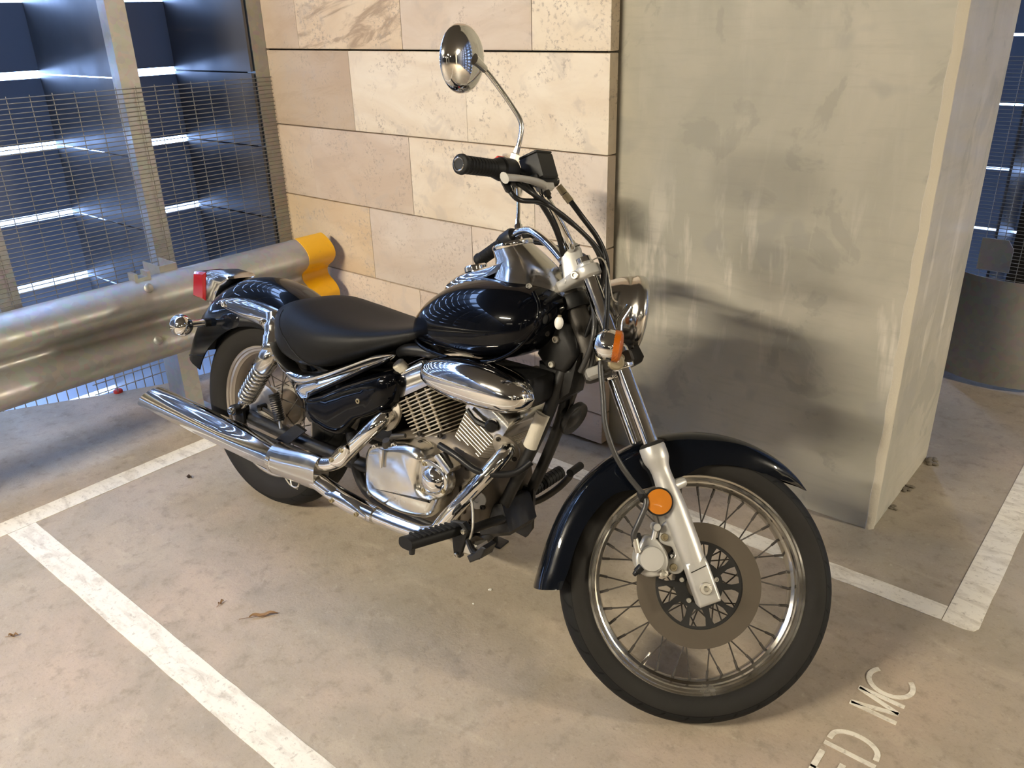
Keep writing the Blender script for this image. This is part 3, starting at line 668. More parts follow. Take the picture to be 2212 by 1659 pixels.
# ---------------- seat
st = [(.085,.060,.628,.668),(.108,.098,.600,.688),(.16,.140,.572,.708),(.22,.172,.552,.717),(.30,.184,.545,.714),(.38,.180,.562,.708),(.46,.160,.596,.704),(.53,.132,.628,.706),(.60,.104,.660,.714),(.65,.080,.684,.722),(.685,.052,.700,.728)]
def seat_ring(x, k=1.0, n=44):
    w, zb, zt = lerp_tab(st, x); w *= k; r = []
    dish = .012*max(0, 1 - abs((x - .42)/.2)**2)
    for j in range(n):
        t = 2*PI*j/n; c, s_ = math.cos(t), math.sin(t)
        y = w*math.copysign(abs(c)**.62, c); zm = zb + (zt - zb)*.42
        z = zm + ((zt - zm)*k*abs(s_)**.72 if s_ >= 0 else -(zm - zb)*k*abs(s_)**.6)
        z -= dish*(1 - min(1, abs(y)/w)**2)*(1 if s_ > 0 else 0)
        r.append(V((x, y, z)))
    return r
m = MB(); xs = [.085, .09, .10] + [.115 + i*.0175 for i in range(32)] + [.675, .685]
m.loft([seat_ring(x) for x in xs]); seat = part('seat', m, VINYL, None, None, 60)
for s in (-1, 1):
    pts = []
    for i in range(20):
        t = i/19; x = .185 + .19*t**1.4; rg = seat_ring(x, 1.002, 200); zt = .700 - .145*t
        cand = [p for p in rg if p.y*s > 0]; pts.append(min(cand, key=lambda p: abs(p.z - zt)))
    m = MB(); m.tube(spl(pts[1:], 2), .0013, 6); obj('seat_seam', m, SATIN, seat)

# ---------------- fuel tank
tt = [(.605,.020,.700,.722),(.615,.045,.690,.742),(.64,.078,.684,.772),(.68,.108,.682,.808),(.74,.138,.684,.846),(.80,.155,.686,.872),(.86,.164,.690,.887),(.92,.167,.697,.894),(.97,.164,.711,.895),(1.00,.158,.726,.891),(1.02,.150,.741,.884),(1.035,.138,.757,.876),(1.046,.120,.776,.866),(1.054,.090,.796,.855),(1.059,.045,.812,.845)]
def tank_ring(x, k=1.0, n=56):
    w, zb, zt = lerp_tab(tt, x); r = []
    for j in range(n):
        t = 2*PI*j/n; c, s_ = math.cos(t), math.sin(t); zm = zb + (zt - zb)*.40
        r.append(V((x, w*k*math.copysign(abs(c)**(.80 if s_ >= 0 else .50), c), zm + ((zt - zm)*abs(s_)**.88 if s_ >= 0 else -(zm - zb)*abs(s_)**.80))))
    return r
m = MB(); xs = [.605, .609, .615, .625] + [.64 + .0175*i for i in range(22)] + [1.02, 1.028, 1.035, 1.041, 1.046, 1.050, 1.054, 1.057, 1.059]
m.loft([tank_ring(x) for x in xs]); tank = part('fuel_tank', m, BLACK, None, None, 60)
for s in (-1, 1):
    pts = [(.628, s*.052, .692), (.66, s*.086, .688), (.723, s*.122, .688), (.813, s*.146, .691), (.899, s*.154, .699), (.960, s*.152, .715), (.998, s*.144, .738), (1.022, s*.134, .765), (1.039, s*.122, .797), (1.045, s*.112, .828), (1.038, s*.104, .854), (1.018, s*.098, .878)]
    m = MB(); m.tube(spl(pts, 6), .0052, 10); obj('tank_seam', m, BLACK, tank)
# tank console with speedometer
ax = V((-.34, 0, .94)).normalized(); ux = V((.94, 0, .34)).normalized()
def ell(c, ra, rb, u=V((1,0,0)), w=V((0,1,0)), n=36, p=1.0): return [V(c) + V(u)*ra*math.copysign(abs(math.cos(t))**p, math.cos(t)) + V(w)*rb*math.copysign(abs(math.sin(t))**p, math.sin(t)) for t in [2*PI*j/n for j in range(n)]]
m = MB(); top = V((.884, 0, .953))
m.loft([ell((.948,0,.770), .100, .078), ell((.948,0,.830), .106, .092), ell((.946,0,.866), .104, .092), ell((.940,0,.890), .094, .080), ell((.926,0,.912), .080, .066, V((.99,0,.12))), ell((.906,0,.933), .063, .056, V((.97,0,.24))), ell(top, .049, .049, ux), ell(top + ax*.006, .046, .046, ux)])
con = part('speedometer_pod', m, CHROME_OLD, None, None, 60)
m = MB(); m.lathe(top, ax, [(0,.0485),(.003,.0505),(.009,.0505),(.013,.047),(.012,.043),(.009,.042)], 40); obj('bezel', m, CHROME, con)
m = MB(); m.lathe(top + ax*.009, ax, [(0,.043),(.001,.043)], 36); obj('dial_face', m, SATIN, con)
m = MB(); m.lathe(top + ax*.011, ax, [(0,.0425),(.003,.036),(.0045,.0)], 36); obj('dial_glass', m, GLASS, con)
bolt((.992,-.078,.884), (.25,-.9,.3), .0075, con, CHROME)
m = MB(); rows = [(.675,.006,.812),(.70,.026,.838),(.75,.040,.868),(.80,.050,.886),(.85,.058,.904),(.90,.06,.93)]
m.loft([[V((x, -w, z - .022)), V((x, -w*.96, z - .004)), V((x, -w*.6, z + .005)), V((x, 0, z + .008)), V((x, w*.6, z + .005)), V((x, w*.96, z - .004)), V((x, w, z - .022))] for x, w, z in rows]); con2 = part('tank_console', m, CHROME, None, None, 60)
m = MB(); m.lathe((.775,0,.882), (-.3,0,.95), [(0,.030),(.010,.030),(.014,.026),(.015,0)], 32); obj('fuel_cap', m, CHROME, con2)
# ---------------- frame
HD = FK @ V((.11995, 0, .99278))            # fork leg direction in bike frame
ST0, ST1 = F2B((.018, 0, .505)), F2B((.045, 0, .735))
m = MB(); d = (ST1 - ST0).normalized(); L = (ST1 - ST0).length
m.lathe(ST0, d, [(0,.026),(.004,.034),(.030,.034),(.036,.030),(L-.045,.030),(L-.040,.036),(L-.012,.036),(L-.008,.030),(L,.026)], 28); part('steering_head', m, GRIME)
m = MB(); m.lathe(ST1 - d*.055, d, [(0,.038),(.006,.0395),(.030,.0395),(.040,.032)], 28); part('head_cover', m, SATIN)
m = MB(); m.tube(spl([(1.050,0,.760), (.95,0,.745), (.80,0,.70), (.62,0,.655), (.45,0,.60), (.25,0,.585)], 5), .026, 12); part('backbone', m, FRAME)
for s in (-1, 1):
    m = MB(); m.tube(spl([(1.068, s*.018, .700), (1.040, s*.040, .560), (.995, s*.055, .430), (.945, s*.060, .300), (.915, s*.062, .222), (.86, s*.066, .192), (.70, s*.075, .185), (.52, s*.080, .195), (.45, s*.085, .26), (.42, s*.09, .40), (.38, s*.095, .52), (.22, s*.088, .56)], 5), .0155, 10)
    part('frame_tube', m, FRAME)
m = MB(); m.prism([(1.000,.720),(1.034,.806),(1.070,.800),(1.098,.760),(1.108,.735),(1.080,.690),(1.030,.690)], (0,-.044,0), (1,0,0), (0,0,1), (0,1,0), .088, .010, .010); nk = part('neck_cover', m, PLASTIC, None, None, 50)
bolt((1.056,-.044,.768), (0,-1,0), .009, nk); bolt((1.050,-.044,.706), (0,-1,0), .008, nk)
m = MB(); m.prism([(1.000,.700),(1.090,.700),(1.112,.742),(1.100,.640),(1.055,.600),(1.005,.620)], (0,-.030,0), (1,0,0), (0,0,1), (0,1,0), .060, .006, .006); part('neck_gusset', m, FRAME)
m = MB(); m.ball((1.078,-.075,.815), (.0105,.0105,.0155), 14, 10); wk = part('white_cap', m, WHITE, label='white plastic connector cap')
m = MB(); m.lathe((1.0782,-.075,.829), (0,0,1), [(0,.0045),(.004,.0045)], 10); obj('cap_plug', m, BRASS, wk)
# silver reflective plate on the down tube, horn
m = MB(); m.tube([(1.0405,-.050,.583), (1.0135,-.0545,.492)], .0185, 14); part('tube_sleeve', m, EDGE, label='pale silver sleeve on the down tube')
hd = V((.95, -.06, -.32)).normalized()
m = MB(); m.lathe((1.078,.030,.560), hd, [(-.030,.016),(-.012,.018),(-.010,.030),(-.006,.0445),(.004,.0450),(.007,.043),(.004,.038),(.002,.026),(.006,.020),(.008,.012),(.008,0)], 36); hn = part('horn', m, FRAME)
m = MB(); m.prism([(-.008,0),(.008,0),(.008,.095),(-.008,.095)], (1.060,.025,.560), (0,1,0), (.30,-.1,.95), (1,0,-.3), .003); obj('horn_bracket', m, GRIME, hn)

# ---------------- side cover
def bulge(ring, y0, y1, steps=5, k=.5):
    m = MB(); cx = sum(p[0] for p in ring)/len(ring); cz = sum(p[1] for p in ring)/len(ring); secs = []
    for i in range(steps + 1):
        t = i/steps; f = 1 - k*(t**2.4); y = y0 + (y1 - y0)*math.sin(t*PI/2)
        secs.append([V((cx + (x - cx)*f, y, cz + (z - cz)*f)) for x, z in ring])
    m.loft(secs); return m
sc_ring = [(p.x, p.y) for p in spl([V((a, b, 0)) for a, b in [(.262,.430),(.275,.452),(.345,.482),(.452,.540),(.560,.588),(.612,.598),(.625,.560),(.612,.510),(.560,.470),(.500,.440),(.455,.398),(.420,.372),(.370,.366),(.310,.378),(.272,.400)]], 4, True)]
for s in (1, -1):
    sv = part('side_cover', bulge(sc_ring, -.085*s, -.150*s, 7, .42), BLACK, None, None, 60)
    if s == 1:
        bolt((.515,-.146,.505), (0,-1,0), .0075, sv, BRASS)
        m = MB(); m.prism([(.292,.405),(.300,.430),(.352,.436),(.362,.412),(.350,.392),(.310,.390)], (0,-.135,0), (1,0,0), (0,0,1), (0,-1,0), .008, .002); obj('cover_badge_recess', m, GRIME, sv)
m = MB(); m.box((.42,0,.46), (.30,.15,.20), None, .02); part('battery_box', m, SATIN)

# ---------------- engine
m = MB(); case = [(.560,.235),(.545,.300),(.555,.385),(.600,.425),(.690,.450),(.770,.470),(.860,.455),(.920,.400),(.935,.330),(.915,.250),(.860,.205),(.640,.200)]
m.prism(case, (0,-.105,0), (1,0,0), (0,0,1), (0,1,0), .21, .018, .018); eng = part('crankcase', m, CASE, None, None, 50)
for k in range(5):
    m = MB(); m.box((.845 + .018*k, -.108, .300 + .022*k), (.006, .014, .10 - .012*k), None, .002); obj('case_rib', m, CASE, eng)
for x, z in ((.865,.405),(.905,.372),(.920,.315),(.885,.262),(.700,.452),(.770,.466)): bolt((x, -.106, z), (0,-1,0), .007, eng, GRIME)
m = MB(); m.lathe((.872,-.104,.352), (0,-1,0), [(0,.020),(.010,.020),(.014,.016),(.014,.008),(.018,.007),(.018,0)], 6); obj('sensor_plug', m, CASE, eng)
cov = [(p.x, p.y) for p in spl([V((a, b, 0)) for a, b in [(.572,.392),(.562,.335),(.566,.278),(.600,.250),(.680,.240),(.760,.250),(.800,.268),(.815,.300),(.818,.330),(.772,.336),(.762,.372),(.772,.418),(.748,.440),(.690,.436),(.620,.414)]], 4, True)]
m = MB(); m.prism(cov, (0,-.100,0), (1,0,0), (0,0,1), (0,-1,0), .078, .020); cvr = part('clutch_cover', m, POLISHED, None, None, 60)
for x, z in ((.596,.400),(.580,.262),(.665,.424)): bolt((x, -.160, z), (0,-1,0), .0095, cvr, POLISHED)
m = MB(); m.tube([(.640,-.150,.425), (.655,-.158,.445), (.690,-.150,.455)], [.010,.008,.006], 10); m.lathe((.640,-.160,.418), (0,-.5,.86), [(-.012,.016),(.004,.016),(.010,.012),(.018,.010),(.018,0)], 16); obj('clutch_lever_arm', m, GRIME, cvr)
m = MB(); m.prism([(-.008,0),(.008,0),(.003,-.052),(-.003,-.052)], (.638,-.181,.412), (1,0,0), (0,0,1), (0,-1,0), .006, .002); obj('lever_tongue', m, POLISHED, cvr)
dom = V((.806,-.165,.372))
flg = [(p.x, p.y) for p in spl([V((a, b, 0)) for a, b in [(-.040,.040),(-.046,0),(-.038,-.036),(-.018,-.046),(.020,-.042),(.040,-.022),(.044,.010),(.030,.036),(.008,.046),(-.020,.050)]], 3, True)]
m = MB(); m.prism(flg, dom + V((0,.03,0)), (1,0,0), (0,0,1), (0,-1,0), .034, .004); oc = part('oil_filter_cover', m, POLISHED)
m = MB(); m.lathe(dom + V((0,-.002,0)), (0,-1,0), [(0,.037),(.006,.036),(.016,.029),(.022,.018),(.0245,0)], 36); obj('cover_dome', m, CHROME, oc)
for dx, dz in ((-.030,.036),(-.030,-.035),(.034,-.018)): bolt(dom + V((dx,-.003,dz)), (0,-1,0), .0062, oc, BRASS)
m = MB(); m.box((.835,-.150,.425), (.055,.05,.032), (V((.8,0,-.6)), Y, V((.6,0,.8))), .010); obj('cable_housing', m, POLISHED, oc)
m = MB(); m.tube(spl([(.805,-.150,.462), (.86,-.150,.450), (.93,-.14,.424), (1.00,-.10,.43), (1.03,-.07,.46)], 5), .0085, 10); part('clutch_cable', m, HOSE)
def cylinder(base, d, e1, n, L, W, sp, hw, name, taper):
    base, d, e1 = V(base), V(d).normalized(), V(e1).normalized(); e2 = V((0,1,0))
    m = MB(); bl = [(-L*.36,-hw*.72),(L*.36,-hw*.72),(L*.36,hw*.72),(-L*.36,hw*.72)]
    m.prism(inset(bl, -.0), base - d*.015, e1, e2, d, n*sp + .03, .01); cyl = part(name, m, GRIME)  # dark core colour paints in the shade between the fins
    for i in range(n):
        f = taper(i/(n - 1)); a, b, c = L/2*f, hw, .022
        fo = [(-a, -b + c), (-a + c*.6, -b), (a - c*.6, -b), (a, -b + c), (a, b - c), (a - c*.6, b), (-a + c*.6, b), (-a, b - c)]
        m = MB(); m.prism(fo, base + d*(i*sp), e1, e2, d, .0034, .0012, .0012); obj('cooling_fin', m, FIN, cyl, smooth=20)
    for sx in (-.30, -.04, .22):
        m = MB(); p = base + e1*L*sx + e2*(-hw*.80); m.tube([p - d*.012, p + d*(n*sp)], .0045, 8); obj('fin_stud', m, FIN, cyl)
    return cyl
dr = V((-.515,0,.857)); er = V((.857,0,.515))
cylinder((.728,0,.440), dr, er, 13, .150, .1, .0100, .098, 'rear_cylinder', lambda t: .80 + .25*t)
df = V((.50,0,.866)); ef = V((.866,0,-.50))
cylinder((.830,0,.430), df, ef, 11, .125, .1, .0098, .088, 'front_cylinder', lambda t: .85 + .2*t)
# rear head with chrome cover
hb = V((.728,0,.440)) + dr*.132
m = MB(); hr = [(-.082,-.100),(.072,-.100),(.072,.100),(-.082,.100)]
m.prism(hr, hb, er, Y, dr, .072, .024); part('rear_head_cover', m, CHROME, None, None, 60)
m = MB(); m.tube(spl([(.585,-.06,.640), (.615,-.075,.655), (.66,-.07,.662), (.72,-.06,.664)], 5), .017, 10); part('breather_hose', m, HOSE)
m = MB(); m.lathe((.606,-.088,.612), (-.4,-.5,.7), [(-.012,.018),(.008,.018),(.012,.014),(.012,0)], 16); part('breather_cap', m, EDGE)
fb_ = V((.830,0,.430)) + df*.108
m = MB(); m.prism([(-.060,-.088),(.066,-.088),(.066,.088),(-.060,.088)], fb_, ef, Y, df, .070, .022); part('front_head_cover', m, POLISHED, None, None, 60)
m = MB(); m.tube(spl([(.850,-.100,.555), (.885,-.105,.535), (.925,-.098,.528)], 5), [.006]*5 + [.008]*6, 8); m.lathe((.918,-.088,.532), (.5,-.8,0), [(-.01,.014),(.016,.017),(.022,.013),(.024,0)], 14); part('spark_plug_cap', m, HOSE)
# ---------------- air cleaner
sec = []; N = 26
at = [(.752,.003,.010),(.757,.016,.022),(.770,.028,.036),(.80,.040,.048),(.85,.050,.056),(.91,.054,.060),(.97,.053,.060),(1.02,.046,.055),(1.05,.036,.046),(1.066,.024,.034),(1.074,.010,.015),(1.077,.002,.004)]
m = MB()
for i in range(N + 1):
    x = .752 + .325*(1 - math.cos(PI*i/N))/2; h, dp = lerp_tab(at, x); h = max(h, .002); dp = max(dp, .002); zc = .648 + .006*math.sin((x-.75)*9); rg = []
    for j in range(28):
        t = 2*PI*j/28; c, s_ = math.cos(t), math.sin(t); rg.append(V((x, -.150 - (dp*1.15*max(-c, 0)**.8 if c < 0 else -dp*.45*c), zc + h*math.copysign(abs(s_)**.85, s_))))
    sec.append(rg)
m.loft(sec); ac = part('air_cleaner', m, CHROME, None, None, 60)
m = MB(); m.box((.955,-.085,.648), (.20,.11,.085), None, .02); part('air_box', m, SATIN)
bolt((1.050,-.185,.640), (.4,-.9,0), .0085, ac, CHROME)
m = MB(); m.box((1.00,-.03,.640), (.08,.10,.07), None, .01); part('ignition_coil', m, GRIME)
m = MB(); m.box((.80,0,.60), (.12,.10,.10), None, .02); part('carburettor', m, CASTALU)
# ---------------- exhaust
PR = .0205
fpipe = spl([(.950,-.060,.475), (.962,-.085,.468), (.940,-.125,.418), (.900,-.155,.350), (.855,-.172,.282), (.832,-.180,.246), (.805,-.184,.231), (.775,-.186,.225), (.66,-.190,.222), (.56,-.193,.228), (.49,-.196,.238), (.42,-.200,.256), (.38,-.203,.262)], 5)
m = MB(); m.tube(fpipe, PR, 18); fp_ = part('front_exhaust_pipe', m, CHROME, None, None, 60)
rpipe = spl([(.590,-.095,.470), (.600,-.130,.478), (.585,-.158,.452), (.540,-.172,.400), (.505,-.178,.360), (.480,-.182,.334), (.455,-.188,.318), (.425,-.194,.310), (.38,-.200,.304)], 5)
m = MB(); m.tube(rpipe, PR, 18); rp_ = part('rear_exhaust_pipe', m, CHROME, None, None, 60)
def flange(c, d, par, ua):
    c, d, ua = V(c), V(d).normalized(), V(ua); ua = (ua - d*ua.dot(d)).normalized(); ub = d.cross(ua)
    o = [(.046*math.cos(t)*(1 if abs(math.cos(t)) > .4 else .9), .028*math.sin(t)) for t in [2*PI*i/20 for i in range(20)]]
    m = MB(); m.prism(o, c, ua, ub, d, .012, .003); f = obj('pipe_flange', m, CASTALU, par)
    for s in (-1, 1): bolt(c + ua*s*.037 + d*.010, d, .0065, f if False else par, GRIME)
flange((.948,-.062,.476), (.55,-.75,-.30), fp_, (.5,.2,-.8)); flange((.592,-.098,.472), (.2,-.95,.1), rp_, (.3,.1,.9))
def heat_shield(path, i0, i1, par, out):
    m = MB(); secs = []
    pts = path[i0:i1]; n = len(pts)
    for i, p in enumerate(pts):
        t = (pts[min(i+1, n-1)] - pts[max(i-1, 0)]).normalized(); o_ = (V(out) - t*V(out).dot(t)).normalized(); w = t.cross(o_)
        k = math.sin(PI*min(max((i + .5)/n, .04), .96))**.35
        secs.append([p + o_*(PR + .0085)*math.cos(a) + w*(PR + .0085)*math.sin(a)*k for a in [math.radians(-60 + 120*j/12) for j in range(13)]] + [p + o_*(PR + .004)*math.cos(a) + w*(PR + .004)*math.sin(a)*k for a in [math.radians(60 - 120*j/12) for j in range(13)]])
    m.loft(secs); h = obj('heat_shield', m, CHROME, par, None, 60)
    for q in (.2, .8):
        i = int(q*(n - 1)); p = pts[i]; t = (pts[min(i+1, n-1)] - pts[max(i-1, 0)]).normalized(); o_ = (V(out) - t*V(out).dot(t)).normalized(); bolt(p + o_*(PR + .007), o_, .0072, par, BRASS)
def resample(path, a, b, n):
    k = len(path) - 1; r = []
    for i in range(n):
        t = (a + (b - a)*i/(n - 1))*k; j = min(int(t), k - 1); r.append(path[j].lerp(path[j+1], t - j))
    return r
rs = resample(fpipe, .70, .86, 20); heat_shield(rs, 0, 20, fp_, (0,-.95,-.1))
rs = resample(rpipe, .42, .68, 20); heat_shield(rs, 0, 20, rp_, (-.15,-.95,.2))
# front pipe outer sleeve
m = MB(); m.tube([p + V((0,0,0)) for p in resample(fpipe, .69, .95, 16)], PR + .0050, 18); obj('pipe_sleeve', m, CHROME, fp_, None, 60)
# collector and muffler
m = MB()
def oval(x, y, zc, hz, hy, n=28, p=.85): return [V((x, y + hy*math.copysign(abs(math.cos(t))**p, math.cos(t)), zc + hz*math.copysign(abs(math.sin(t))**p, math.sin(t)))) for t in [2*PI*j/n for j in range(n)]]
m.loft([oval(.425,-.199,.282,.050,.028), oval(.400,-.200,.282,.052,.030), oval(.345,-.200,.280,.050,.036), oval(.300,-.200,.278,.047,.041), oval(.262,-.200,.277,.0455,.0435), oval(.245,-.200,.277,.0455,.0445)]); part('exhaust_collector', m, CHROME_OLD, None, None, 60)
M0, M1 = V((.262,-.200,.276)), V((-.440,-.196,.300)); md = (M1 - M0).normalized(); ML = (M1 - M0).length
upv = V((0,0,1)); upv = (upv - md*upv.dot(md)).normalized(); sdv = V((0,-1,0)); secs = []; n = 40
def mring(h, r, slash=0.0): return [M0 + md*(h - slash*(1 - math.cos(t))/2*1.0) + (upv*math.cos(t - 0) + sdv*math.sin(t))*r for t in [2*PI*j/n for j in range(n)]]
m = MB(); m.loft([mring(0,.038), mring(.004,.0455), mring(.02,.0465), mring(.022,.0445), mring(.26,.0445), mring(.52,.0440), mring(ML-.10,.0435,0), mring(ML,.0430,-.0), ] + [], False)
ring_end = [M0 + md*(ML - .075*(1 + math.cos(t))/2*1.0 + .01) + (upv*math.cos(t) + sdv*math.sin(t))*.0430 for t in [2*PI*j/n for j in range(n)]]
m = MB(); outer = [mring(0,.038), mring(.004,.0455), mring(.02,.0465), mring(.022,.0445), mring(.26,.0445), mring(.52,.0440), mring(ML-.09,.0435), ring_end]
inr = [[M0 + md*((p - M0).dot(md)) + ((p - M0) - md*((p - M0).dot(md)))*.93 for p in ring_end], mring(ML-.13,.036), mring(ML-.135,.006)]
m.loft(outer + inr); mf = part('muffler', m, CHROME, None, None, 60)
m = MB(); m.lathe(M0 + md*.006, md, [(0,.0468),(.014,.0468),(.014,.045),(0,.045)], 40, closed=True); obj('muffler_band', m, CHROME_OLD, mf)
m = MB(); m.tube(spl([(.315,-.215,.236), (.330,-.222,.222), (.352,-.220,.226), (.362,-.222,.252)], 5), .0022, 6); m.tube(spl([(.285,-.215,.240), (.320,-.222,.224), (.34,-.21,.212)], 5), .0022, 6); obj('clamp_hooks', m, STEEL, mf)
m = MB(); m.prism([(.10,.245),(.16,.245),(.30,.36),(.26,.37)], (0,-.150,0), (1,0,0), (0,0,1), (0,1,0), .012, .003); part('muffler_hanger', m, FRAME)

# ---------------- foot controls (right)
m = MB(); px0, px1 = V((.915,-.205,.290)), V((.880,-.345,.292)); d = (px1 - px0).normalized()
secs = []
for i in range(14):
    t = i/13; p = px0.lerp(px1, t); w = .021*(1 if 0 < i < 12 else .9) + (.0025 if i >= 12 else 0); hh = .015
    secs.append([p + V((w*math.copysign(abs(math.cos(q))**.7, math.cos(q)), 0, hh*math.copysign(abs(math.sin(q))**.7, math.sin(q)))) for q in [2*PI*j/20 for j in range(20)]])
m.loft(secs); pegR = part('foot_peg', m, GRIPRUB, None, None, 50)
for i in range(8):
    p = px0.lerp(px1, .12 + i*.1); m = MB(); m.box(p + V((0,0,.0148)), (.034,.006,.0045), None, .001); obj('peg_rib', m, GRIPRUB, pegR)
m = MB(); m.lathe((.886,-.328,.277), (0,0,-1), [(0,.008),(.016,.007),(.018,0)], 10); obj('peg_feeler', m, FRAME, pegR)
m = MB(); m.prism([(.895,.302),(.935,.312),(.952,.296),(.930,.215),(.912,.212)], (0,-.188,0), (1,0,0), (0,0,1), (0,-1,0), .016, .003); brk = part('peg_bracket', m, SATIN)
bolt((.940,-.204,.292), (0,-1,0), .007, brk, STEEL); bolt((.921,-.204,.221), (0,-1,0), .006, brk, STEEL)
m = MB(); m.tube(spl([(.935,-.190,.285), (.955,-.14,.292), (.965,-.09,.290), (.95,-.05,.270)], 4), .012, 10); obj('peg_arm', m, FRAME, brk)
m = MB(); m.tube(spl([(.945,-.195,.268), (.975,-.210,.252), (1.000,-.215,.250)], 5), .007, 8); m.prism([(.985,.236),(1.020,.262),(1.030,.290),(1.018,.292),(.992,.262),(.975,.250)], (0,-.235,0), (1,0,0), (0,0,1), (0,1,0), .045, .003, .003); part('brake_pedal', m, FRAME)
m = MB(); m.tube(spl([(.945,-.195,.250), (.955,-.190,.30), (.930,-.165,.350), (.900,-.150,.375)], 5), .0035, 8); part('brake_switch_rod', m, STEEL)
m = MB(); m.prism([(.930,.225),(.985,.235),(.975,.262),(.940,.262)], (0,-.20,0), (1,0,0), (0,0,1), (0,1,0), .05, .006, .006); part('pedal_pivot', m, STEEL)
m = MB(); m.lathe((.900,-.105,.330), (.3,-.9,.1), [(-.01,.024),(.006,.024),(.009,.020),(.009,.007),(.004,.006),(.004,0)], 24); part('rubber_bush', m, WHITE, label='pale grey engine mount bush')
m = MB(); m.box((.93,-.02,.27), (.10,.12,.09), (V((.9,0,.4)), Y, V((-.4,0,.9))), .012); part('regulator', m, FRAME)
m = MB(); m.prism([(.905,.190),(.955,.185),(.972,.215),(.968,.330),(.930,.330)], (0,.045,0), (1,0,0), (0,0,1), (0,1,0), .014, .003); part('front_mount_plate', m, FRAME)
# left side foot controls, side stand
m = MB(); m.tube([(.862,.195,.242), (.880,.320,.268)], [.018,.019], 14); pegL = part('foot_peg', m, GRIPRUB)
for i in range(9):
    m = MB(); p = V((.862,.195,.242)).lerp(V((.880,.320,.268)), .1 + i*.1); m.lathe(p, (.14,.97,.2), [(0,.020),(.004,.020)], 14); obj('peg_rib', m, GRIPRUB, pegL)
m = MB(); m.tube(spl([(.93,.08,.262), (.895,.14,.245), (.862,.195,.242)], 4), .011, 10); obj('peg_arm', m, FRAME, pegL)
m = MB(); m.tube(spl([(.845,.205,.190), (.885,.225,.215), (.930,.240,.262), (.968,.245,.318)], 5), [.010]*14 + [.007]*2, 10); shf = part('gear_lever', m, GRIME)
m = MB(); m.tube([(.968,.225,.320), (.962,.290,.322)], .0115, 12); obj('lever_rubber', m, GRIPRUB, shf)
m = MB(); side_top = V((.80,.10,.20)); m.tube(spl([(.80,.10,.20), (.77,.155,.11), (.745,.200,.0365)], 5), .0095, 10); m.prism([(-.035,-.022),(.035,-.022),(.035,.022),(-.035,.022)], (.742,.205,.030), (1,0,0), (0,.988,.152), (0,-.152,.988), .008, .002); part('side_stand', m, FRAME)
m = MB(); m.prism([(.78,.170),(.90,.170),(.92,.24),(.80,.24)], (0,.06,0), (1,0,0), (0,0,1), (0,1,0), .03, .005); part('stand_bracket', m, FRAME)
m = MB(); m.box((.72,.12,.33), (.26,.05,.17), None, .03); part('left_engine_cover', m, POLISHED)
# ---------------- front end (fork frame)
LD = V((.11995, 0, .99278)); LP = V((.99278, 0, -.11995))
def leg(t, b, f=0.0): return V((.002, b, 0)) + LD*t + LP*f
for s in (-1, 1):
    b = s*.092
    m = MB(); m.lathe(leg(.30, b), LD, [(0,.0178),(.47,.0178)], 24); ft = fpart('fork_tube', m, CHROME)
    m = MB(); m.lathe(leg(.0, b), LD, [(.030,.0235),(.060,.0255),(.10,.0270),(.17,.0270),(.215,.0245),(.245,.0215),(.262,.0210),(.274,.0225),(.288,.0280),(.296,.0292),(.318,.0292),(.322,.0275)], 32); sl = fpart('fork_slider', m, SILVER, 45)
    m = MB(); m.lathe(leg(.320, b), LD, [(0,.0262),(.006,.0255),(.010,.0190)], 24); obj('dust_seal', m, RUBBER, sl)
    m = MB(); ol = [(-.024,-.036),(.022,-.036),(.0245,-.030),(.0250,.045),(.0235,.062),(-.0235,.062),(-.0250,.045),(-.0262,-.030)]
    m.prism(ol, leg(0, b - s*.020), LP, LD, (0,s,0), .044, .007, .007); obj('axle_lug', m, SILVER, sl, None, 45)
    m = MB(); m.prism([(-.018,.040),(.018,.0435),(.018,.0455),(-.018,.042)], leg(0, b + s*.0235), LP, LD, (0,s,0), .0015); obj('lug_groove', m, GRIME, sl)
    if s == -1:
        m = MB(); m.lathe(leg(0, b - .022), (0,-1,0), [(0,.0135),(.006,.0135),(.008,.0120),(.008,.0068),(.004,.0060),(.004,.003),(.006,.0)], 28); obj('axle_bolt', m, STEEL, sl)
        m = MB(); m.lathe(leg(.215, b, -.02), (-.75,-.2,.0), [(-.01,.012),(.018,.010)], 14); m.lathe(leg(.225, b, .02), (.9,.25,-.1), [(-.006,.013),(.020,.0115),(.024,.009),(.024,0)], 16); obj('fender_boss', m, SILVER, sl)
        m = MB(); m.lathe(leg(.205, -.118, -.031), (0,-1,0), [(-.012,.018),(-.004,.030),(.004,.031),(.006,.0295),(.006,.0)], 40); rfl = fpart('front_reflector', m, SATIN)
        m = MB(); m.lathe(leg(.205, -.1232, -.031), (0,-1,0), [(0,.0275),(.0025,.0270),(.0035,.02),(.0042,0)], 40); obj('reflector_lens', m, REFLO, rfl, label='round amber reflector lens')
    m = MB(); m.lathe(leg(.502, b), LD, [(0,.0245),(.004,.0265),(.044,.0265),(.052,.024),(.056,.0200)], 28); obj('clamp_cover', m, CHROME, ft)
m = MB(); m.tube([(.002,-.08,0), (.002,.08,0)], .0085, 12); fpart('front_axle', m, STEEL)
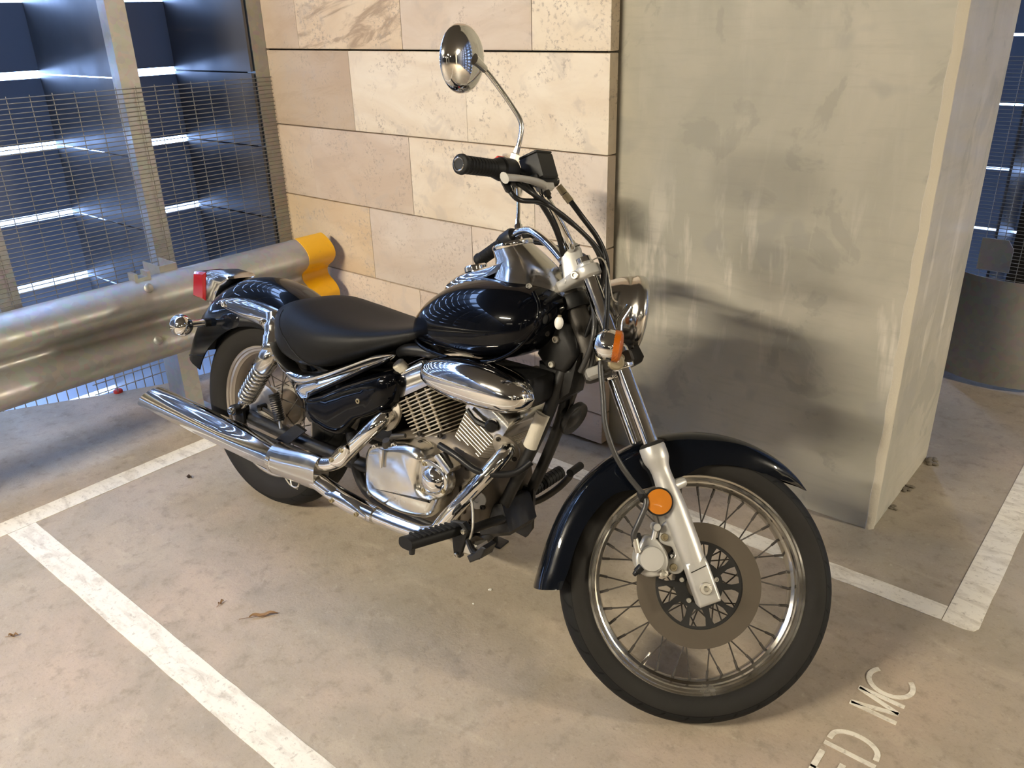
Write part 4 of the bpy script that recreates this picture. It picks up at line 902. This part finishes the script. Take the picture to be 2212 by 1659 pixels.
# lower yoke
m = MB(); pl = [(-.045,-.045),(.030,-.118),(.072,-.118),(.085,-.09),(.05,-.04),(.05,.04),(.085,.09),(.072,.118),(.030,.118),(-.045,.045)]
def yoke(t, th, plan, ch): 
    m = MB(); m.prism([(a, b) for a, b in plan], leg(t, 0), LP, (0,1,0), LD, th, ch, ch); return m
lowp = [(-.060,-.030),(-.020,-.085),(-.005,-.117),(.020,-.122),(.030,-.100),(.026,-.06),(.020,0),(.026,.06),(.030,.100),(.020,.122),(-.005,.117),(-.020,.085),(-.060,.030)]
ly = fpart('lower_yoke', yoke(.510, .028, lowp, .005), GRIME)
m = MB(); m.box(leg(.520, -.045, -.060), (.035,.05,.026), (LP, Y, LD), .006); obj('steering_stop', m, SILVER, ly)
bolt(leg(.524, -.124, -.004), (0,-1,0), .010, ly, BRASS)
m = MB(); m.lathe(leg(.520, -.120, -.016), (0,-.9,-.1), [(0,.018),(.014,.018),(.018,.014)], 16); obj('hose_clip', m, BRASS, ly)
# top yoke
def circ_pts(c, r, a0, a1, n=10): return [(c[0] + r*math.cos(math.radians(a0 + (a1-a0)*i/n)), c[1] + r*math.sin(math.radians(a0 + (a1-a0)*i/n))) for i in range(n + 1)]
topp = circ_pts((0,-.092), .0305, -150, 60) + [(.004,-.050),(-.012,0),(.004,.050)] + circ_pts((0,.092), .0305, -60, 150) + [(-.062,.052),(-.088,.030),(-.092,0),(-.088,-.030),(-.062,-.052)]
ty = fpart('top_yoke', yoke(.722, .026, topp, .004), SILVER, 45)
for s in (-1, 1):
    m = MB(); m.lathe(leg(.746, s*.092), LD, [(0,.0215),(.008,.0215),(.012,.018),(.012,0)], 24); obj('fork_cap', m, SILVER, ty)
bolt(leg(.736, -.105, -.030), (-.55,-.85,0), .0095, ty, STEEL)
m = MB(); m.lathe(leg(.748, 0, -.062), LD, [(0,.020),(.012,.020),(.015,.016),(.015,0)], 6); obj('stem_nut', m, SILVER, ty)
# risers
HC = V((.084, 0, .799))
for s in (-1, 1):
    m = MB(); b0, b1 = s*.036, s*.074
    m.prism([(.036,.735),(.092,.735),(.106,.790),(.104,.806),(.094,.816),(.076,.816),(.064,.806),(.056,.790)], (0, min(b0, b1), 0), (1,0,0), (0,0,1), (0,1,0), .038, .006, .006); rs_ = fpart('handlebar_riser', m, SILVER, 45)
    m = MB(); m.prism([(.060,.7985),(.106,.7985),(.106,.8002),(.060,.8002)], (0, min(b0, b1) - .0006, 0), (1,0,0), (0,0,1), (0,1,0), .0392); obj('clamp_split', m, GRIME, rs_)
    for a in (.072, .097): bolt((a, (b0+b1)/2, .814), (0,0,1), .006, rs_, STEEL, None)
# handlebar
hb_half = [(.084,.0,.799), (.084,.058,.799), (.083,.088,.812), (.079,.116,.858), (.070,.146,.906), (.056,.180,.946), (.036,.212,.964), (.012,.245,.970), (-.020,.285,.974), (-.085,.362,.982)]
hp = spl([V((a, -b, c)) for a, b, c in hb_half[::-1]][:-1] + [V(p) for p in hb_half], 5)
m = MB(); m.tube(hp, .0115, 14); fpart('handlebar', m, CHROME, 60)
def bar_at(s, t): # t: 0 grip end, 1 inner end of the grip
    return V((-.085,s*.362,.982)).lerp(V((.002,s*.258,.971)), t)
for s in (-1, 1):
    e, i_ = bar_at(s, 0), bar_at(s, .86); d = (i_ - e).normalized(); L = (i_ - e).length
    m = MB(); m.lathe(e, d, [(-.004,.0115),(-.0045,.0155),(-.002,.0195),(.004,.0205),(.008,.0190),(.010,.0172),(L-.02,.0176),(L-.012,.020),(L-.002,.0225),(L,.0205)], 26); gp = fpart('grip', m, GRIPRUB, 45)
    m = MB(); m.lathe(e, d, [(-.0042,.0106),(-.0058,.0112),(-.0066,.0126),(-.0056,.0140),(-.003,.0143)], 24, caps=False); obj('bar_end_ring', m, CHROME_OLD, gp)
    m = MB(); m.lathe(e + d*-.0049, d, [(0,.0108),(.0006,.0108)], 20); obj('bar_end_hole', m, SATIN, gp)
    for k in range(9):
        p = e + d*(.018 + k*.0095); m = MB(); m.lathe(p, d, [(0,.0172),(.001,.0182),(.0045,.0182),(.0055,.0172)], 22); obj('grip_rib', m, GRIPRUB, gp)
    c0 = bar_at(s, .90); dd = (bar_at(s, 1.5) - c0).normalized()
    m = MB(); m.lathe(c0, dd, [(-.004,.020),(0,.0245),(.036,.0245),(.042,.021),(.044,.012)], 26)
    m.box(c0 + dd*.022 + V((.004,0,-.024)), (.040,.032,.030), (dd, Y, Z), .006); sw = fpart('switch_housing', m, SATIN)
    if s == -1:
        m = MB(); m.box(c0 + dd*.016 + V((-.002,0,.0255)), (.020,.016,.008), (dd, dd.cross(Z).normalized(), Z), .002); obj('kill_switch', m, REDP, sw, None, 38, 'red kill switch')
        m = MB(); m.box(c0 + dd*.030 + V((-.004,0,.0245)), (.008,.010,.006), (dd, dd.cross(Z).normalized(), Z), .001); obj('switch_mark', m, WHITE, sw)
        # throttle cable elbow block
        m = MB(); m.box(c0 + dd*.004 + V((-.006,-.002,-.036)), (.024,.020,.036), (dd, Y, Z), .005); obj('throttle_block', m, SATIN, sw)
    else:
        m = MB(); m.lathe(c0 + dd*.020 + V((-.022,0,.004)), (-1,0,.1), [(0,.007),(.010,.007),(.012,0)], 12); obj('horn_button', m, SATIN, sw)
# throttle and other cables (fork frame)
def cable(name, pts, r, mat=HOSE, par=None): 
    m = MB(); m.tube(spl(pts, 6), r, 10); return obj(name, m, mat, par or bike, MF, 60)
tb = bar_at(-1, .93)
cable('throttle_cable', [tb + V((-.006,-.004,-.046)), tb + V((.004,0,-.075)), (.045,-.225,.885), (.070,-.20,.862), (.100,-.160,.822), (.125,-.12,.770), (.122,-.085,.715), (.08,-.055,.66), (.02,-.02,.60)], .0055)
cable('throttle_return_cable', [tb + V((.018,.006,-.040)), tb + V((.034,.010,-.068)), (.060,-.212,.876), (.078,-.185,.850), (.108,-.150,.808), (.132,-.110,.755), (.126,-.078,.700), (.085,-.05,.64)], .0052)
cable('switch_loom', [tb + V((.034,.026,-.03)), (.050,-.185,.900), (.062,-.140,.862), (.066,-.10,.828), (.064,-.06,.79), (.090,-.03,.765)], .0062)
cable('clutch_lever_cable', [(.020,.235,.945), (.060,.20,.915), (.100,.14,.86), (.128,.06,.80), (.126,.0,.74), (.09,-.03,.66), (.02,-.045,.56)], .0055)
cable('left_switch_loom', [(.030,.215,.940), (.045,.16,.885), (.048,.11,.84), (.050,.05,.785), (.06,0,.765)], .0062)
cable('stop_switch_wire', [(.060,-.215,.912), (.052,-.222,.888), (.040,-.215,.885), (.030,-.205,.905)], .0018)
cable('neck_loom', [(.080,-.060,.690), (.062,-.085,.640), (.040,-.090,.600), (.010,-.070,.565), (-.02,-.04,.54)], .0065, HOSEGREY)
cable('neck_loom', [(.088,-.050,.690), (.074,-.078,.640), (.052,-.085,.600), (.024,-.066,.565), (0,-.04,.53)], .0055, HOSEGREY)
m = MB(); m.tube(spl([(.10,-.118,.745), (.125,-.122,.742), (.128,-.118,.712), (.112,-.105,.655), (.118,-.095,.640)], 5), .0018, 6); fpart('cable_guide', m, STEEL)
# brake master cylinder, reservoir and lever
uR = V((.60,.62,-.30)).normalized()
RC = V((.078,-.205,.962)); ez = V((.18,-.12,.98)).normalized(); ex = (V((.62,.78,0)) - ez*V((.62,.78,0)).dot(ez)).normalized(); ey = ez.cross(ex)
m = MB(); m.box(RC - ez*.004, (.060,.048,.054), (ex, ey, ez), .003); rv = fpart('brake_reservoir', m, SATIN, 30)
m = MB(); m.box(RC + ez*.0255, (.060,.048,.006), (ex, ey, ez), .002); obj('reservoir_lid', m, SATIN, rv)
for k in (-.018, .018): bolt(RC + ez*.028 + ex*k, ez, .003, rv, SATIN)
m = MB(); m.box(RC - ez*.030, (.075,.028,.024), (ex, ey, ez), .006); m.lathe(RC - ez*.030 + ex*.034, ex, [(0,.013),(.018,.012),(.020,0)], 16); obj('master_cylinder', m, SATIN, rv)
m = MB(); m.lathe(RC - ez*.030 + ex*.046, -ey*.3 + ex*.2 + V((.0,0,-1))*.8, [(-.004,.011),(.008,.011)], 14); obj('banjo_bolt', m, STEEL, rv)
lp = [V((.074,-.192,.918)), V((.062,-.226,.921)), V((.040,-.262,.925)), V((.014,-.300,.927)), V((-.010,-.335,.926)), V((-.018,-.345,.925))]
sp_ = spl(lp, 5); m = MB(); secs = []
for i, p in enumerate(sp_):
    t = (sp_[min(i+1, len(sp_)-1)] - sp_[max(i-1, 0)]).normalized(); u = V((0,0,1)); u = (u - t*u.dot(t)).normalized(); w = t.cross(u); q = i/(len(sp_)-1)
    hh = .0095 - .0035*math.sin(PI*q) + (.003 if i >= len(sp_) - 2 else 0); ww = .0105 - .004*q + (.003 if i >= len(sp_) - 2 else 0)
    secs.append([p + u*hh*math.sin(a) + w*ww*math.cos(a) for a in [2*PI*j/12 for j in range(12)]])
m.loft(secs); blv = fpart('brake_lever', m, SILVER, 50)
m = MB(); m.box((.074,-.194,.922), (.034,.026,.026), (ex, ey, ez), .005); obj('lever_pivot', m, SILVER, blv)
m = MB(); m.lathe((.070,-.200,.908), (0,0,-1), [(0,.008),(.010,.008),(.012,.005),(.018,.005)], 10); obj('pivot_nut', m, GRIME, blv)
clv = [V((.072,.196,.930)), V((.070,.225,.934)), V((.058,.262,.938)), V((.032,.305,.938)), V((-.006,.345,.936)), V((-.030,.368,.938))]
m = MB(); m.tube(spl(clv, 5), [.0085]*24 + [.009, .010], 10); fpart('clutch_lever', m, SILVER)
m = MB(); m.box((.052,.205,.945), (.036,.024,.026), None, .006); fpart('clutch_perch', m, SATIN)
# brake hose
bh = RC - ez*.034 + ex*.05
cable('brake_hose', [bh + V((.004,.0,-.012)), bh + V((.012,.004,-.045)), (.124,-.150,.838), (.140,-.118,.786), (.138,-.105,.735), (.112,-.108,.680), (.080,-.112,.62), (.040,-.126,.560)], .0062)
m = MB(); m.tube([bh + V((.004,.0,-.010)), bh + V((.008,.002,-.030))], [.0075,.0085], 10); m.tube([bh + V((.0085,.002,-.032)), bh + V((.0125,.004,-.052))], .0085, 10); fpart('hose_fitting', m, BRASS)
m = MB(); m.tube(spl([(.026,-.130,.545), (.010,-.132,.515), (-.012,-.132,.46), (-.034,-.128,.405), (-.043,-.122,.34), (-.038,-.118,.285), (-.028,-.122,.235), (-.032,-.126,.215), (-.060,-.124,.190), (-.085,-.118,.168), (-.089,-.114,.150)], 6), .0062, 10); lh = fpart('lower_brake_hose', m, HOSEGREY, 60)
m = MB(); m.tube([(.030,-.130,.556), (.022,-.130,.534)], .0125, 12); obj('hose_union', m, BRASS, lh)
m = MB(); m.tube([(-.086,-.116,.160), (-.093,-.112,.130)], .0072, 10); obj('hose_ferrule', m, STEEL, lh)
m = MB(); m.tube([(-.030,-.112,.240), (-.032,-.128,.226)], .0095, 10); obj('hose_grommet', m, RUBBER, lh)
# caliper
cc = V((-.074,-.098,.104)); m = MB()
body = [(p.x, p.y) for p in spl([V((a, b, 0)) for a, b in [(-.108,.098),(-.098,.072),(-.062,.060),(-.040,.078),(-.034,.106),(-.044,.140),(-.062,.150),(-.080,.140),(-.100,.122)]], 3, True)]
m.prism(body, (0,-.040,0), (1,0,0), (0,0,1), (0,-1,0), .052, .006); cal = fpart('brake_caliper', m, SILVER, 45)
m = MB(); m.lathe(cc + V((.002,.012,0)), (0,-1,0), [(0,.0275),(.022,.0275),(.026,.0255),(.0265,0)], 36); obj('piston_housing', m, SILVER, cal)
m = MB(); m.lathe((-.030,-.080,.158), (0,-1,0), [(-.02,.0095),(.016,.0095),(.020,.0075),(.020,0)], 18); m.tube([(-.030,-.086,.158), (-.050,-.088,.136)], .006, 10); obj('slide_pin', m, SILVER, cal)
m = MB(); m.lathe((-.062,-.080,.062), (0,-1,0), [(-.02,.0095),(.014,.0095),(.017,.006),(.012,.006),(.012,0)], 18); obj('slide_pin', m, STEEL, cal)
m = MB(); m.lathe((-.098,-.100,.098), V((-.85,0,-.3)), [(0,.0085),(.016,.0085),(.017,.006),(.024,.005),(.026,.003)], 14); obj('bleed_nipple', m, SATIN, cal)
m = MB(); m.prism([(-.095,.140),(-.080,.165),(-.066,.160),(-.070,.132)], (0,-.06,0), (1,0,0), (0,0,1), (0,-1,0), .020, .005); obj('caliper_cover', m, SATIN, cal)
m = MB(); brp = [(p.x, p.y) for p in spl([V((a, b, 0)) for a, b in [(-.008,.158),(-.030,.142),(-.038,.126),(-.028,.112),(-.018,.102),(-.022,.084),(-.040,.080),(-.050,.066),(-.044,.052),(-.026,.046),(-.006,.060),(.010,.10),(.010,.15)]], 3, True)]
m.prism(brp, (0,-.070,0), (1,0,0), (0,0,1), (0,-1,0), .014, .003); cb = fpart('caliper_bracket', m, SILVER, 45)
bolt((-.024,-.083,.130), (0,-1,0), .0085, cb, BRASS); bolt((-.036,-.083,.064), (0,-1,0), .0085, cb, BRASS)
# front fender
fft = [(12,.334,.332,.004),(18,.337,.316,.020),(28,.339,.292,.042),(42,.340,.278,.060),(60,.340,.262,.068),(72,.340,.240,.070),(92,.341,.240,.070),(106,.341,.270,.070),(122,.342,.280,.072),(136,.344,.284,.073),(146,.350,.288,.074),(152,.358,.297,.074),(155.5,.364,.304,.072)]
fpart('front_fender', arc_fender('ff', 0, 0, fft, NAVY, 60, 17), NAVY, 45)
# headlight
hx = V((.835, 0, -.550)); hc = V((.150, 0, .620))
m = MB(); m.lathe(hc, hx, [(-.092,0),(-.091,.016),(-.085,.034),(-.072,.052),(-.052,.068),(-.030,.078),(-.008,.083),(.006,.084),(.008,.0865),(.022,.0875),(.030,.085),(.034,.079)], 48, caps=False); hl = fpart('headlight', m, CHROME_OLD, 50)
m = MB(); m.lathe(hc, hx, [(.032,.080),(.037,.070),(.042,.045),(.044,0)], 48); obj('headlight_lens', m, GLASS, hl)
m = MB(); m.lathe(hc, hx, [(.031,.079),(.008,.060),(-.020,.030),(-.026,0)], 40, caps=False); obj('reflector_bowl', m, MIRROR, hl)
m = MB(); m.box(hc + V((-.045,-.0,-.090)), (.05,.05,.06), None, .008); obj('headlight_bracket', m, FRAME, hl)
for s in (-1, 1):
    m = MB(); m.tube([leg(.545, s*.092), V((.105, s*.088, .600)), hc + V((-.01, s*.080, 0))], .009, 10); obj('headlight_stay', m, CHROME, hl)
bolt(hc + hx*.012 + V((-.046,-.025,-.072)), (-.3,-.5,-.8), .006, hl, GRIME)
# front turn signals
for s in (-1, 1):
    c = V((.046, s*.168, .553)); f = V((.80, s*.10, -.58)).normalized()
    o = MB(); o.lathe(c, f, dome(.0355, .037) + [(.006,.0355),(.010,.0350),(.011,.034)], 40); so = fpart('front_turn_signal', o, CHROME, 50)
    m = MB(); m.lathe(c, f, [(.006,.0352),(.022,.0350),(.026,.031),(.029,.016),(.030,0)], 36); obj('lens', m, AMBER, so, None, 38, 'amber indicator lens')
    m = MB(); m.tube([c + V((-.002, -s*.026, .002)), leg(.545, s*.098)], [.012,.010], 12); obj('stalk', m, CHROME, so)
# mirrors
def mirror(s, head, stem, face):
    m = MB(); m.tube(spl(stem, 6), .0052, 10); st_ = fpart('mirror_stem', m, CHROME_OLD, 60)
    m = MB(); p = V(stem[0]); q = (V(stem[1]) - p).normalized(); m.lathe(p - q*.032, q, [(0,.0085),(.012,.0085),(.013,.0105),(.034,.0105),(.036,.008),(.05,.0065)], 6); obj('stem_nut', m, CHROME, st_)
    h, f = V(head), V(face).normalized()
    m = MB(); m.lathe(h, f, dome(.0660, .030, 12) + [(.004,.0665),(.007,.0650)], 48); sh = fpart('mirror_shell', m, CHROME, 50)
    m = MB(); m.lathe(h, f, [(.0055,.0640),(.0065,.0630),(.0068,0)], 40); obj('mirror_glass', m, MIRROR, sh)
    m = MB(); e = V(stem[-1]); k = h - f*.026; m.tube([e, k], [.0085,.0125], 12); obj('mirror_joint', m, CHROME, sh)
mirror(-1, (.016,-.335,1.189), [(.040,-.238,.996), (.062,-.250,1.018), (.078,-.260,1.046), (.074,-.272,1.085), (.062,-.292,1.135), (.052,-.305,1.165)], (-.645,.475,.602))
mirror(1, (.098,.320,1.148), [(.040,.225,.985), (.046,.228,1.00), (.062,.235,1.03), (.085,.262,1.08), (.102,.29,1.12), (.112,.312,1.142)], (-.93,.10,.16))
